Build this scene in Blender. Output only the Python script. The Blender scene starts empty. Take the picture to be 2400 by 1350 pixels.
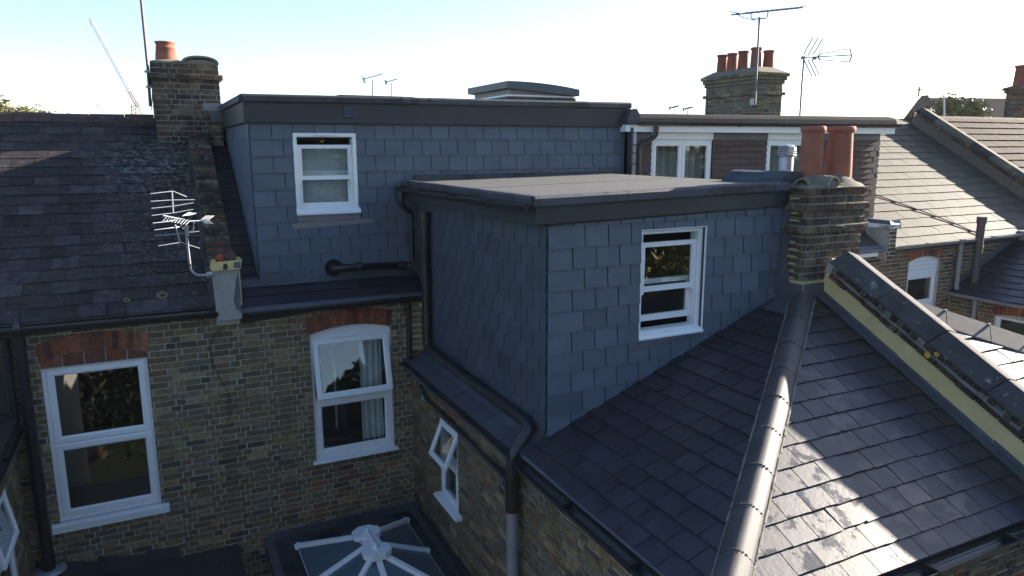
import bpy, math, random
from mathutils import Vector, Matrix
V = Vector
RND = random.Random(11)
SC = bpy.context.scene
COL = SC.collection

# ------------------------------------------------------------------ camera, sky, sun, exposure
CP = V((-2.860, -8.860, 7.877))
CR = Matrix(((0.8975, -0.4409, -0.0027), (-0.0863, -0.1702, -0.9816), (0.4325, 0.8813, -0.1907)))
FPX = 1695.0
cam_d = bpy.data.cameras.new("camera"); cam = bpy.data.objects.new("camera", cam_d); COL.objects.link(cam)
cam_d.sensor_width = 36.0; cam_d.lens = FPX / 2400 * 36.0
cam_d.clip_start = 0.05; cam_d.clip_end = 5000
r_, d_, f_ = (V(CR[i]).normalized() for i in range(3))
cam.matrix_world = Matrix(((r_.x, -d_.x, -f_.x, CP.x), (r_.y, -d_.y, -f_.y, CP.y), (r_.z, -d_.z, -f_.z, CP.z), (0, 0, 0, 1)))
SC.camera = cam
SUN_EL, SUN_AZ = math.radians(18.6), math.radians(86)      # azimuth from +Y towards +X
world = bpy.data.worlds.new("World"); SC.world = world; world.use_nodes = True
wn = world.node_tree.nodes; wl = world.node_tree.links
sky = wn.new("ShaderNodeTexSky"); sky.sky_type = 'NISHITA'; sky.sun_disc = False
sky.sun_elevation = SUN_EL; sky.sun_rotation = SUN_AZ
sky.air_density = 0.9; sky.dust_density = 0.8; sky.ozone_density = 2.2; sky.altitude = 30
hsv = wn.new("ShaderNodeHueSaturation"); hsv.inputs["Saturation"].default_value = 1.08; hsv.inputs["Value"].default_value = 0.94
wl.new(sky.outputs[0], hsv.inputs["Color"]); wl.new(hsv.outputs[0], wn["Background"].inputs[0]); wn["Background"].inputs[1].default_value = 0.07
sun_d = bpy.data.lights.new("sun", 'SUN'); sun_d.energy = 5.0; sun_d.angle = math.radians(0.6); sun_d.color = (1.0, 0.9, 0.76)
sun = bpy.data.objects.new("sun", sun_d); COL.objects.link(sun)
sdir = V((math.sin(SUN_AZ) * math.cos(SUN_EL), math.cos(SUN_AZ) * math.cos(SUN_EL), math.sin(SUN_EL)))
sun.rotation_euler = sdir.to_track_quat('Z', 'Y').to_euler(); sun.location = (20, 0, 30)
SC.view_settings.view_transform = 'Standard'; SC.view_settings.look = 'None'
SC.view_settings.gamma = 1.0; SC.view_settings.use_curve_mapping = False
SC.view_settings.exposure = 2.27

# ------------------------------------------------------------------ measuring helpers
def project(p):
    c = CR @ (V(p) - CP)
    if c.z < 0.05: return None
    return (FPX * c.x / c.z + 1200, FPX * c.y / c.z + 675)
def ray(u, v): return CR.transposed() @ V(((u - 1200) / FPX, (v - 675) / FPX, 1))
def on_y(u, v, y):                                    # photo pixel -> point of the plane y
    d = ray(u, v); return CP + d * ((y - CP.y) / d.y)
def on_x(u, v, x):
    d = ray(u, v); return CP + d * ((x - CP.x) / d.x)
def far(u, v, dist): return CP + ray(u, v) * dist

# ------------------------------------------------------------------ materials
MATS = {}
def pmat(name, c1, c2=None, scale=6.0, rough=0.6, rough2=None, rscale=4.0, rcut=(0.45, 0.55), bump=0.0, bscale=60.0, metal=0.0,
         spec=0.5, spots=(), tint=True, detail=6.0, wet=None, per_piece=False):
    m = bpy.data.materials.new(name); m.use_nodes = True; MATS[name] = m
    nt = m.node_tree; N = nt.nodes; L = nt.links; b = N["Principled BSDF"]
    geo = N.new("ShaderNodeNewGeometry"); P = geo.outputs["Position"]
    if per_piece:                                       # every piece shows its own patches
        o2 = N.new("ShaderNodeObjectInfo"); sc_ = N.new("ShaderNodeVectorMath"); sc_.operation = 'MULTIPLY_ADD'
        L.new(o2.outputs["Random"], sc_.inputs[0]); sc_.inputs[1].default_value = (7, 5, 3); L.new(P, sc_.inputs[2]); P = sc_.outputs[0]
    def noise(s, det=4.0, ro=0.6):
        n = N.new("ShaderNodeTexNoise"); n.inputs["Scale"].default_value = s; n.inputs["Detail"].default_value = det
        n.inputs["Roughness"].default_value = ro; L.new(P, n.inputs["Vector"]); return n.outputs["Fac"]
    def ramp(src, a, bb):
        r = N.new("ShaderNodeMapRange"); r.inputs[1].default_value = a; r.inputs[2].default_value = bb; L.new(src, r.inputs[0]); return r.outputs[0]
    def mix(fac, a, bb, mode='MIX'):
        x = N.new("ShaderNodeMix"); x.data_type = 'RGBA'; x.blend_type = mode
        if hasattr(fac, 'is_linked') or not isinstance(fac, (int, float)): L.new(fac, x.inputs[0])
        else: x.inputs[0].default_value = fac
        for s, i in ((a, 6), (bb, 7)):
            if isinstance(s, tuple): x.inputs[i].default_value = (*s, 1)
            else: L.new(s, x.inputs[i])
        return x.outputs[2]
    c2 = c2 or c1
    col = mix(ramp(noise(scale, detail), 0.3, 0.7), tuple(c1), tuple(c2))
    if tint:
        at = N.new("ShaderNodeAttribute"); at.attribute_name = "tint"
        oi = N.new("ShaderNodeObjectInfo")
        col = mix(1.0, mix(1.0, col, at.outputs["Color"], 'MULTIPLY'), oi.outputs["Color"], 'MULTIPLY')
    for sp in spots:
        sc, lo, hi, cc = sp[:4]; f = ramp(noise(sc, 5.0, 0.65), lo, hi)
        if len(sp) > 4:                                 # patch of growth: fades out with distance from a centre (x, y, r0, r1)
            vd = N.new("ShaderNodeVectorMath"); vd.operation = 'DISTANCE'; vd.inputs[1].default_value = sp[4]; L.new(P, vd.inputs[0])
            mu = N.new("ShaderNodeMath"); mu.operation = 'MULTIPLY'; L.new(f, mu.inputs[0]); L.new(ramp(vd.outputs["Value"], sp[6], sp[5]), mu.inputs[1]); f = mu.outputs[0]
        col = mix(f, col, tuple(cc))
    b.inputs["Roughness"].default_value = rough
    if rough2 is not None:
        rr = N.new("ShaderNodeMapRange"); rr.inputs[1].default_value = rcut[0]; rr.inputs[2].default_value = rcut[1]
        rr.inputs[3].default_value = rough; rr.inputs[4].default_value = rough2
        wf = noise(rscale, 7.0, 0.68); L.new(wf, rr.inputs[0]); L.new(rr.outputs[0], b.inputs["Roughness"])
        if wet: col = mix(ramp(wf, rcut[0], rcut[1]), col, mix(1.0, col, tuple(wet), 'MULTIPLY'))
    L.new(col, b.inputs["Base Color"])
    b.inputs["Metallic"].default_value = metal; b.inputs["Specular IOR Level"].default_value = spec
    if bump:
        bp = N.new("ShaderNodeBump"); bp.inputs["Strength"].default_value = bump; bp.inputs["Distance"].default_value = 0.01
        L.new(noise(bscale, 5.0, 0.7), bp.inputs["Height"]); L.new(bp.outputs[0], b.inputs["Normal"])
    return m
BRICK = pmat("stock_brick", (0.55, 0.55, 0.55), (1.35, 1.3, 1.25), 16, 0.88, bump=0.55, bscale=70, spec=0.25, spots=((7, 0.63, 0.74, (0.17, 0.165, 0.14)), (3.1, 0.64, 0.85, (0.05, 0.048, 0.04)), (0.9, 0.58, 0.9, (0.06, 0.057, 0.044))))
SOOTB = pmat("sooty_brick", (0.5, 0.5, 0.5), (1.3, 1.25, 1.2), 14, 0.9, bump=0.7, bscale=60, spec=0.2, spots=((3.4, 0.45, 0.62, (0.028, 0.026, 0.024)), (8, 0.58, 0.68, (0.2, 0.19, 0.165))))
MORT = pmat("lime_mortar", (0.33, 0.315, 0.27), (0.43, 0.41, 0.355), 12, 0.95, bump=0.6, bscale=80, spec=0.15, spots=((3, 0.58, 0.78, (0.16, 0.155, 0.135)),))
SMORT = pmat("sooty_mortar", (0.14, 0.132, 0.115), (0.26, 0.245, 0.215), 7, 0.95, bump=0.7, bscale=60, spec=0.15)
YMORT = pmat("fresh_yellow_mortar", (0.46, 0.36, 0.15), (0.56, 0.45, 0.2), 9, 0.92, bump=0.3, spec=0.2)
RENDER_Y = pmat("yellow_render", (0.54, 0.39, 0.18), (0.66, 0.49, 0.245), 3.5, 0.9, bump=0.25, bscale=90, spec=0.2, spots=((2.2, 0.6, 0.8, (0.34, 0.27, 0.13)),))
SLATE = pmat("hung_slate", (0.068, 0.087, 0.116), (0.092, 0.113, 0.146), 5, 0.6, bump=0.22, bscale=45, spec=0.4)
RSLATE = pmat("wet_roof_slate", (0.019, 0.018, 0.026), (0.032, 0.03, 0.041), 4, 0.47, rough2=0.29, rscale=3.6, rcut=(0.52, 0.57), bump=0.22, bscale=26, spec=0.62, wet=(0.8, 0.8, 0.84), per_piece=True, spots=((46, 0.78, 0.8, (0.2, 0.2, 0.19)),))
OSLATE = pmat("old_slate", (0.02, 0.019, 0.021), (0.048, 0.043, 0.043), 9, 0.82, bump=0.5, bscale=40, spec=0.18,
              spots=((2.0, 0.6, 0.75, (0.018, 0.018, 0.016)), (11.0, 0.66, 0.7, (0.11, 0.115, 0.1)), (30.0, 0.69, 0.73, (0.17, 0.17, 0.15)),
                     (13.0, 0.5, 0.58, (0.16, 0.17, 0.145), (-2.75, 2.5, 7.6), 0.1, 1.0), (22.0, 0.57, 0.62, (0.16, 0.165, 0.14), (-2.55, 1.2, 6.8), 0.2, 1.5), (11.0, 0.6, 0.66, (0.1, 0.1, 0.085), (-2.45, .5, 6.4), 0.2, 1.2)))
N2SLATE = pmat("brown_grey_slate", (0.062, 0.054, 0.043), (0.09, 0.078, 0.062), 3, 0.72, bump=0.3, bscale=30, spec=0.2, spots=((6, 0.6, 0.74, (0.12, 0.105, 0.082)),))
PANT = pmat("brown_tile", (0.05, 0.034, 0.03), (0.07, 0.047, 0.04), 5, 0.9, bump=0.4, bscale=30, spec=0.1)
HUNG = pmat("plum_hung_tile", (0.066, 0.045, 0.042), (0.088, 0.059, 0.054), 5, 0.75, bump=0.25, bscale=50, spec=0.3)
RIDGE_R = pmat("red_ridge", (0.06, 0.034, 0.03), (0.09, 0.05, 0.042), 6, 0.85, bump=0.5, bscale=40, spec=0.25, spots=((12, 0.62, 0.68, (0.28, 0.27, 0.22)),))
HIPT = pmat("hip_tile", (0.05, 0.045, 0.047), (0.078, 0.071, 0.072), 5, 0.66, bump=0.2, bscale=120, spec=0.5)
FASC = pmat("charcoal_board", (0.021, 0.023, 0.028), (0.03, 0.032, 0.038), 4, 0.5, bump=0.1, bscale=40, spec=0.4)
FELT = pmat("mineral_felt", (0.045, 0.045, 0.048), (0.125, 0.124, 0.126), 75, 0.85, bump=0.8, bscale=160, spec=0.25, detail=3)
FELTD = pmat("dark_felt_trim", (0.034, 0.038, 0.046), (0.06, 0.068, 0.082), 2.2, 0.65, bump=0.4, bscale=120, spec=0.35, spots=((1.6, 0.55, 0.57, (0.022, 0.024, 0.03)),))
LEAD = pmat("lead", (0.05, 0.055, 0.067), (0.088, 0.095, 0.112), 2.5, 0.5, bump=0.2, bscale=14, metal=0.0, spec=0.6, spots=((4, 0.62, 0.75, (0.14, 0.15, 0.17)),))
LEADN = pmat("stained_lead", (0.16, 0.15, 0.16), (0.22, 0.19, 0.2), 5, 0.5, bump=0.15, bscale=10, spec=0.6)
UPVC = pmat("white_upvc", (0.7, 0.71, 0.72), (0.75, 0.76, 0.77), 3, 0.32, spec=0.5)
PAINT = pmat("chipped_white_paint", (0.7, 0.71, 0.71), (0.8, 0.8, 0.8), 6, 0.6, bump=0.4, bscale=40, spots=((22, 0.66, 0.7, (0.3, 0.28, 0.25)),))
BLACKP = pmat("black_plastic", (0.016, 0.016, 0.018), (0.024, 0.024, 0.026), 5, 0.3, spec=0.5)
GREYP = pmat("grey_plastic", (0.2, 0.2, 0.215), (0.25, 0.25, 0.265), 4, 0.5)
TERRA = pmat("terracotta", (0.24, 0.085, 0.055), (0.31, 0.115, 0.075), 5, 0.8, bump=0.2, bscale=40, spec=0.25, spots=((3.2, 0.6, 0.8, (0.17, 0.06, 0.045)), (14, 0.68, 0.76, (0.36, 0.2, 0.14))))
FLAU = pmat("mossy_flaunching", (0.13, 0.118, 0.095), (0.22, 0.2, 0.165), 8, 0.95, bump=0.8, bscale=30, spec=0.15, spots=((6, 0.56, 0.64, (0.17, 0.15, 0.05)), (5, 0.66, 0.72, (0.3, 0.22, 0.04))))
CONC = pmat("coping_concrete", (0.04, 0.037, 0.038), (0.075, 0.07, 0.068), 7, 0.92, bump=0.4, bscale=70, spec=0.3, spots=((6, 0.63, 0.67, (0.2, 0.21, 0.18)), (30, 0.68, 0.72, (0.2, 0.2, 0.17))))
REND_G = pmat("grey_render", (0.26, 0.25, 0.235), (0.34, 0.33, 0.31), 9, 0.95, bump=0.7, bscale=60, spec=0.15, spots=((13, 0.62, 0.7, (0.16, 0.155, 0.145)),))
FELTN = pmat("old_black_felt", (0.02, 0.021, 0.024), (0.045, 0.046, 0.05), 30, 0.95, bump=0.9, bscale=90, spec=0.05)
ALU = pmat("aluminium", (0.27, 0.28, 0.32), (0.36, 0.37, 0.41), 4, 0.4, metal=0.2)
AERIAL = pmat("weathered_aerial", (0.1, 0.1, 0.11), (0.15, 0.15, 0.16), 4, 0.6)
RUST = pmat("rusty_mast", (0.13, 0.09, 0.1), (0.18, 0.12, 0.12), 9, 0.7)
STEEL = pmat("galvanised_steel", (0.3, 0.31, 0.33), (0.42, 0.43, 0.45), 8, 0.45, metal=0.4)
CURT = pmat("beige_curtain", (0.34, 0.345, 0.31), (0.4, 0.4, 0.36), 3, 0.95)
WCURT = pmat("white_curtain", (0.62, 0.62, 0.6), (0.7, 0.7, 0.68), 3, 0.95)
ROOM_D = pmat("dark_room", (0.05, 0.048, 0.046), (0.07, 0.066, 0.06), 2, 0.9)
ROOM_L = pmat("pale_room", (0.55, 0.55, 0.52), (0.6, 0.6, 0.57), 2, 0.9)
BRASS = pmat("brass", (0.6, 0.4, 0.1), (0.7, 0.5, 0.15), 6, 0.3, metal=0.9)
TREEB = pmat("bark", (0.07, 0.05, 0.035), (0.11, 0.085, 0.06), 12, 0.95)
LEAF = pmat("leaf", (0.085, 0.1, 0.02), (0.15, 0.145, 0.032), 3, 0.6, spec=0.3)
LEAFD = pmat("dark_leaf", (0.005, 0.011, 0.005), (0.009, 0.017, 0.008), 3, 0.6, spec=0.2)
GROUND = pmat("garden_ground", (0.012, 0.018, 0.01), (0.024, 0.028, 0.016), 0.25, 0.95, spec=0.2)
CRANE_W = pmat("crane_white", (0.72, 0.72, 0.72), None, 3, 0.5); CRANE_R = pmat("crane_red", (0.5, 0.12, 0.12), None, 3, 0.5)
CHURCH = pmat("church_roof", (0.06, 0.038, 0.036), (0.08, 0.05, 0.046), 0.8, 0.95, spec=0.1)
BLUE = pmat("blue_blind", (0.12, 0.25, 0.55), (0.16, 0.3, 0.6), 20, 0.8)
def glass_mat(name, body, tintc=(0.9, 0.93, 0.92), boost=1.0):
    m = bpy.data.materials.new(name); m.use_nodes = True; nt = m.node_tree; N = nt.nodes; L = nt.links
    N.remove(N["Principled BSDF"]); out = N["Material Output"]
    tr = N.new("ShaderNodeBsdfTransparent"); tr.inputs[0].default_value = (*tintc, 1)
    gl = N.new("ShaderNodeBsdfGlossy"); gl.inputs["Roughness"].default_value = 0.015
    lw = N.new("ShaderNodeLayerWeight"); lw.inputs[0].default_value = 0.5
    pw = N.new("ShaderNodeMath"); pw.operation = 'POWER'; L.new(lw.outputs["Facing"], pw.inputs[0]); pw.inputs[1].default_value = 5.0
    fr = N.new("ShaderNodeMath"); fr.operation = 'MULTIPLY_ADD'; L.new(pw.outputs[0], fr.inputs[0]); fr.inputs[1].default_value = 0.9; fr.inputs[2].default_value = 0.08
    geo = N.new("ShaderNodeNewGeometry"); nz = N.new("ShaderNodeTexNoise"); nz.inputs["Scale"].default_value = 1.7
    L.new(geo.outputs["Position"], nz.inputs["Vector"]); bp = N.new("ShaderNodeBump"); bp.inputs["Strength"].default_value = 0.06
    bp.inputs["Distance"].default_value = 0.02; L.new(nz.outputs["Fac"], bp.inputs["Height"]); L.new(bp.outputs[0], gl.inputs["Normal"])
    mu = N.new("ShaderNodeMath"); mu.operation = 'MULTIPLY'; mu.use_clamp = True; mu.inputs[1].default_value = boost; L.new(fr.outputs[0], mu.inputs[0])
    mx = N.new("ShaderNodeMixShader"); L.new(mu.outputs[0], mx.inputs[0]); L.new(tr.outputs[0], mx.inputs[1]); L.new(gl.outputs[0], mx.inputs[2])
    L.new(mx.outputs[0], out.inputs[0]); return m
GLASS = glass_mat("window_glass", None, boost=1.2)
GLASST = pmat("tinted_solar_glass", (0.06, 0.11, 0.135), (0.075, 0.13, 0.16), 2, 0.14, spec=0.5)

# ------------------------------------------------------------------ mesh and object helpers
WL = {}
def new_mesh(verts, faces, tints=None, smooth=None):
    me = bpy.data.meshes.new("m"); me.from_pydata([tuple(v) for v in verts], [], faces); me.update()
    at = me.attributes.new("tint", 'FLOAT_COLOR', 'POINT')
    flat = []
    if tints is None: flat = [1.0] * (4 * len(verts))
    else:
        for t in tints: flat.extend((t[0], t[1], t[2], 1.0))
    at.data.foreach_set("color", flat)
    if smooth:
        me.polygons.foreach_set("use_smooth", smooth)
    return me
def link(name, me, mat=None, parent=None, kind=None, label=None):
    o = bpy.data.objects.new(name, me); COL.objects.link(o)
    if me is not None: me.name = name
    if mat is not None and me is not None and not me.materials: me.materials.append(mat)
    if parent is not None:
        o.parent = parent; o.location = -WL[parent.name]
        WL[o.name] = V((0, 0, 0))
    else: WL[o.name] = V((0, 0, 0))
    if kind: o["kind"] = kind
    if label: o["label"] = label
    return o
def thing(name, label, cat, loc, group=None):
    o = bpy.data.objects.new(name, None); COL.objects.link(o); o.location = loc; o.empty_display_size = 0.2
    WL[o.name] = V(loc); o["label"] = label; o["category"] = cat
    if group: o["group"] = group
    return o
def tag(o, label, cat, group=None):
    o["label"] = label; o["category"] = cat
    if group: o["group"] = group
    return o
class Fr:                                               # a working plane: point (a, b, c) = O + a*u + b*v + c*n
    def __init__(s, O, u, v): s.O = V(O); s.u = V(u).normalized(); s.v = V(v).normalized(); s.n = s.u.cross(s.v).normalized()
    def P(s, a, b, c=0.0): return s.O + s.u * a + s.v * b + s.n * c
    def M(s): return Matrix(((s.u.x, s.v.x, s.n.x, s.O.x), (s.u.y, s.v.y, s.n.y, s.O.y), (s.u.z, s.v.z, s.n.z, s.O.z), (0, 0, 0, 1)))
XF = lambda y, x=0.0, z=0.0: Fr((x, y, z), (1, 0, 0), (0, 0, 1))              # wall facing the camera side (-y)
YF = lambda x, y=0.0, z=0.0: Fr((x, y, z), (0, -1, 0), (0, 0, 1))             # wall facing left (-x); a runs towards the camera
class MB:
    def __init__(s): s.v = []; s.f = []; s.t = []; s.sm = []
    def add(s, verts, faces, tint=(1, 1, 1), smooth=False):
        k = len(s.v); s.v.extend(V(x) for x in verts); s.f.extend([tuple(i + k for i in f) for f in faces])
        s.t.extend([tint] * len(verts)); s.sm.extend([smooth] * len(faces)); return s
    def hexa(s, p, tint=(1, 1, 1)):                     # p: 4 lower, 4 upper corners
        return s.add(p, [(0, 3, 2, 1), (4, 5, 6, 7), (0, 1, 5, 4), (1, 2, 6, 5), (2, 3, 7, 6), (3, 0, 4, 7)], tint)
    def box(s, x0, x1, y0, y1, z0, z1, tint=(1, 1, 1)):
        return s.hexa([(x0, y0, z0), (x1, y0, z0), (x1, y1, z0), (x0, y1, z0), (x0, y0, z1), (x1, y0, z1), (x1, y1, z1), (x0, y1, z1)], tint)
    def fbox(s, F, a0, a1, b0, b1, c0, c1, tint=(1, 1, 1)):
        return s.hexa([F.P(a0, b0, c0), F.P(a1, b0, c0), F.P(a1, b1, c0), F.P(a0, b1, c0), F.P(a0, b0, c1), F.P(a1, b0, c1), F.P(a1, b1, c1), F.P(a0, b1, c1)], tint)
    def prism(s, poly, off, tint=(1, 1, 1)):
        n = len(poly); off = V(off); a = [V(p) for p in poly]; b = [p + off for p in a]
        return s.add(a + b, [tuple(reversed(range(n))), tuple(range(n, 2 * n))] + [(i, (i + 1) % n, n + (i + 1) % n, n + i) for i in range(n)], tint)
    def tube(s, pts, r, n=10, tint=(1, 1, 1), caps=True):
        pts = [V(p) for p in pts]; rs = r if isinstance(r, (list, tuple)) else [r] * len(pts); vs = []; up0 = None
        for i, p in enumerate(pts):
            t = (pts[min(i + 1, len(pts) - 1)] - pts[max(i - 1, 0)]).normalized()
            if up0 is None: up0 = V((0, 0, 1)) if abs(t.z) < 0.9 else V((1, 0, 0))
            a = t.cross(up0).normalized(); up0 = a.cross(t).normalized()
            vs += [p + (a * math.cos(2 * math.pi * k / n) + up0 * math.sin(2 * math.pi * k / n)) * rs[i] for k in range(n)]
        fs = [(i * n + k, (i + 1) * n + k, (i + 1) * n + (k + 1) % n, i * n + (k + 1) % n) for i in range(len(pts) - 1) for k in range(n)]
        s.add(vs, fs, tint, True)
        if caps:
            s.add(vs[:n], [tuple(range(n))], tint); s.add(vs[-n:], [tuple(reversed(range(n)))], tint)
        return s
    def lathe(s, prof, c, n=24, axis=(0, 0, 1), tint=(1, 1, 1)):
        c = V(c); ax = V(axis).normalized(); a = ax.orthogonal().normalized(); b = ax.cross(a); vs = []
        for r, z in prof: vs += [c + ax * z + (a * math.cos(2 * math.pi * k / n) + b * math.sin(2 * math.pi * k / n)) * r for k in range(n)]
        return s.add(vs, [(i * n + k, i * n + (k + 1) % n, (i + 1) * n + (k + 1) % n, (i + 1) * n + k) for i in range(len(prof) - 1) for k in range(n)], tint, True)
    def ring(s, F, a0, a1, b0, b1, prof, tint=(1, 1, 1)):      # picture frame: profile of (inset, height) mitred round a rectangle
        vs = []
        for i, c in prof: vs += [F.P(a0 + i, b0 + i, c), F.P(a1 - i, b0 + i, c), F.P(a1 - i, b1 - i, c), F.P(a0 + i, b1 - i, c)]
        return s.add(vs, [(j * 4 + k, j * 4 + (k + 1) % 4, (j + 1) * 4 + (k + 1) % 4, (j + 1) * 4 + k) for j in range(len(prof) - 1) for k in range(4)], tint)
    def sweep(s, prof, p0, p1, side, up, tint=(1, 1, 1), smooth=False, closed=True):   # constant profile of (side, up) from p0 to p1
        p0, p1, side, up = V(p0), V(p1), V(side), V(up); n = len(prof)
        a = [p0 + side * x + up * y for x, y in prof]; b = [p1 + side * x + up * y for x, y in prof]
        m = n if closed else n - 1
        s.add(a + b, [(i, (i + 1) % n, n + (i + 1) % n, n + i) for i in range(m)], tint, smooth)
        if closed: s.add(a, [tuple(reversed(range(n)))], tint); s.add(b, [tuple(range(n))], tint)
        return s
    def build(s, name, mat, parent=None, kind=None, label=None):
        me = new_mesh(s.v, s.f, s.t, s.sm if any(s.sm) else None)
        return link(name, me, mat, parent, kind, label)

def clip(poly, nx, ny, d):                              # keep nx*a + ny*b <= d
    out = []
    for i in range(len(poly)):
        p, q = poly[i], poly[(i + 1) % len(poly)]
        sp, sq = nx * p[0] + ny * p[1] - d, nx * q[0] + ny * q[1] - d
        if sp <= 1e-9: out.append(p)
        if (sp < -1e-9 and sq > 1e-9) or (sp > 1e-9 and sq < -1e-9):
            t = sp / (sp - sq); out.append((p[0] + (q[0] - p[0]) * t, p[1] + (q[1] - p[1]) * t))
    return out
def edges_of(reg):
    for i in range(len(reg)):
        p, q = reg[i], reg[(i + 1) % len(reg)]; nx, ny = q[1] - p[1], -(q[0] - p[0])
        yield nx, ny, nx * p[0] + ny * p[1]
def inside(poly, reg):
    for e in edges_of(reg):
        poly = clip(poly, *e)
        if len(poly) < 3: return []
    return poly
def minus(poly, hole):
    out = []
    for nx, ny, d in edges_of(hole):
        o = clip(poly, -nx, -ny, -d)
        if len(o) >= 3 and abs(area(o)) > 1e-5: out.append(o)
        poly = clip(poly, nx, ny, d)
        if len(poly) < 3: break
    return out
def area(p): return 0.5 * sum(p[i][0] * p[(i + 1) % len(p)][1] - p[(i + 1) % len(p)][0] * p[i][1] for i in range(len(p)))
def cut(poly, region, holes):
    p = inside(poly, region) if region else poly
    ps = [p] if len(p) >= 3 else []
    for h in holes:
        nxt = []
        for q in ps: nxt += minus(q, h) if len(inside(q, h)) >= 3 else [q]
        ps = nxt
    return [q for q in ps if abs(area(q)) > 2e-4]
def rect(a0, a1, b0, b1): return [(a0, b0), (a1, b0), (a1, b1), (a0, b1)]

CACHE = {}
def px_size(vs, M):
    us = []
    for v in vs:
        q = project(M @ V(v))
        if q is None: return 0, 0
        us.append(q)
    u0, u1 = min(q[0] for q in us), max(q[0] for q in us); v0, v1 = min(q[1] for q in us), max(q[1] for q in us)
    vis = u1 > 0 and u0 < 2400 and v1 > 0 and v0 < 1350
    return (max(u1 - u0, v1 - v0) if vis else 0), (u1 - u0) * (v1 - v0)
def emit(parent, name, pieces, mat, budget=300, min_px=9):
    """pieces: (key or None, verts, faces, matrix, tint). The largest in view become objects, the rest one part."""
    rank = []
    for i, (k, vs, fs, M, t) in enumerate(pieces):
        s, a = px_size(vs, M); rank.append((a if s >= min_px else -1, i))
    rank.sort(reverse=True); chosen = {i for a, i in rank[:budget] if a > 0}
    rest = MB()
    off = Matrix.Translation(-WL[parent.name]) if parent is not None else Matrix()
    for i, (k, vs, fs, M, t) in enumerate(pieces):
        if i in chosen:
            ck = (k, mat.name) if k is not None else None
            me = CACHE.get(ck) if ck else None
            if me is None:
                me = new_mesh(vs, fs); me.materials.append(mat); me.name = name
                if ck: CACHE[ck] = me
            o = bpy.data.objects.new(name, me); COL.objects.link(o)
            if parent is not None: o.parent = parent
            o.matrix_local = off @ M; o.color = (*t, 1.0)
        else: rest.add([M @ V(v) for v in vs], fs, t)
    if rest.v: rest.build(name + "_remainder", mat, parent, kind="stuff")
    return len(chosen)

def slate_geo(polys, v0, v1, t):
    vs, fs = [], []
    for p in polys:
        n = len(p); k = len(vs)
        h = [0.002 + (t * 2.1) * max(0.0, (v1 - b) / (v1 - v0)) for a, b in p]
        vs += [(a, b, hh) for (a, b), hh in zip(p, h)] + [(a, b, max(hh - t * 1.1, -0.001)) for (a, b), hh in zip(p, h)]
        fs.append(tuple(range(k, k + n)))
        fs += [(k + n + i, k + n + (i + 1) % n, k + (i + 1) % n, k + i) for i in range(n)]
    return vs, fs
def grey(rnd, lo, hi, warm=0.03):
    g = rnd.uniform(lo, hi); w = rnd.uniform(-warm, warm); return (g * (1 + w), g, g * (1 - w))
def slates(parent, F, region, g, w, mat, holes=(), t=0.006, gap=0.006, vstart=0.0, ustart=0.0, rows=None, tints=(0.86, 1.12), jit=1.0, name='slate',
           budget=300, chip=0.12, ragged=0.002, seed=1, lap=1.25, edge_double=False, odd=0.06, tintf=None):
    rnd = random.Random(seed); pieces = []
    a_lo = min(p[0] for p in region); a_hi = max(p[0] for p in region); b_hi = max(p[1] for p in region); b_lo = min(p[1] for p in region)
    i0 = int(math.floor((b_lo - vstart) / g)); i = i0; FM = F.M()
    while vstart + i * g < b_hi:
        v0 = vstart + i * g; v1 = v0 + g * lap
        off = (i % 2) * 0.5 * w
        cols = []
        if edge_double:                                 # every other course starts with a slate and a half
            x = a_lo; first = True
            while x < a_hi:
                ww = w * (1.5 if first and i % 2 else 1.0); cols.append((x, x + ww)); x += ww; first = False
        else:
            x = ustart + off - w * math.ceil((ustart + off - a_lo) / w)
            while x < a_hi: cols.append((x, x + w)); x += w
        for a0, a1 in cols:
            A0, A1 = a0 + gap / 2, a1 - gap / 2; var = rnd.randrange(5); vr = random.Random(var * 7 + 3)
            rg = lambda: vr.uniform(-ragged, ragged)
            poly = [(A0, v0 + rg()), (A0 + (A1 - A0) * 0.35, v0 + rg()), (A0 + (A1 - A0) * 0.7, v0 + rg()), (A1, v0 + rg()), (A1, v1), (A0, v1)]
            cc = None
            if rnd.random() < chip:
                cc = (rnd.randrange(2), rnd.randrange(3)); c = 0.012 + 0.009 * cc[1]
                if cc[0]: poly = [poly[0], poly[1], poly[2], (A1 - c, v0), (A1, v0 + c * 0.8), poly[4], poly[5]]
                else: poly = [(A0, v0 + c * 0.8), (A0 + c, v0), poly[1], poly[2], poly[3], poly[4], poly[5]]
            if not inside(poly, region): continue
            ps = cut(poly, region, holes)
            if not ps: continue
            whole = len(ps) == 1 and abs(area(ps[0]) - area(poly)) < 1e-6
            loc = [[(a - a0, b - v0) for a, b in q] for q in ps]
            vs, fs = slate_geo(loc, 0, v1 - v0, t)
            key = ('s', round(a1 - a0, 3), round(g, 3), var, cc, round(t, 4), lap) if whole else None
            M = FM @ Matrix.Translation((a0 + (rnd.uniform(-.0015, .0015) if whole else 0) * jit, v0 + (rnd.uniform(-.003, .003) if whole else 0) * jit, rnd.uniform(0, .0012))) @ Matrix.Rotation(math.radians(rnd.uniform(-.35, .35) * jit if whole else 0), 4, 'Z')
            if whole: M = M @ Matrix.Rotation(math.radians(rnd.uniform(-.5, .5) * jit), 4, 'X') @ Matrix.Rotation(math.radians(rnd.uniform(-.35, .35) * jit), 4, 'Y')
            tt = grey(rnd, *tints)
            if rnd.random() < odd: kk = rnd.choice((0.74, 0.82, 1.14)); tt = tuple(x * kk for x in tt)
            if tintf: tt = tintf(F.P((a0 + a1) / 2, v0), tt, rnd)
            pieces.append((key, vs, fs, M, tt))
        i += 1
    return emit(parent, name, pieces, mat, budget)

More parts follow.
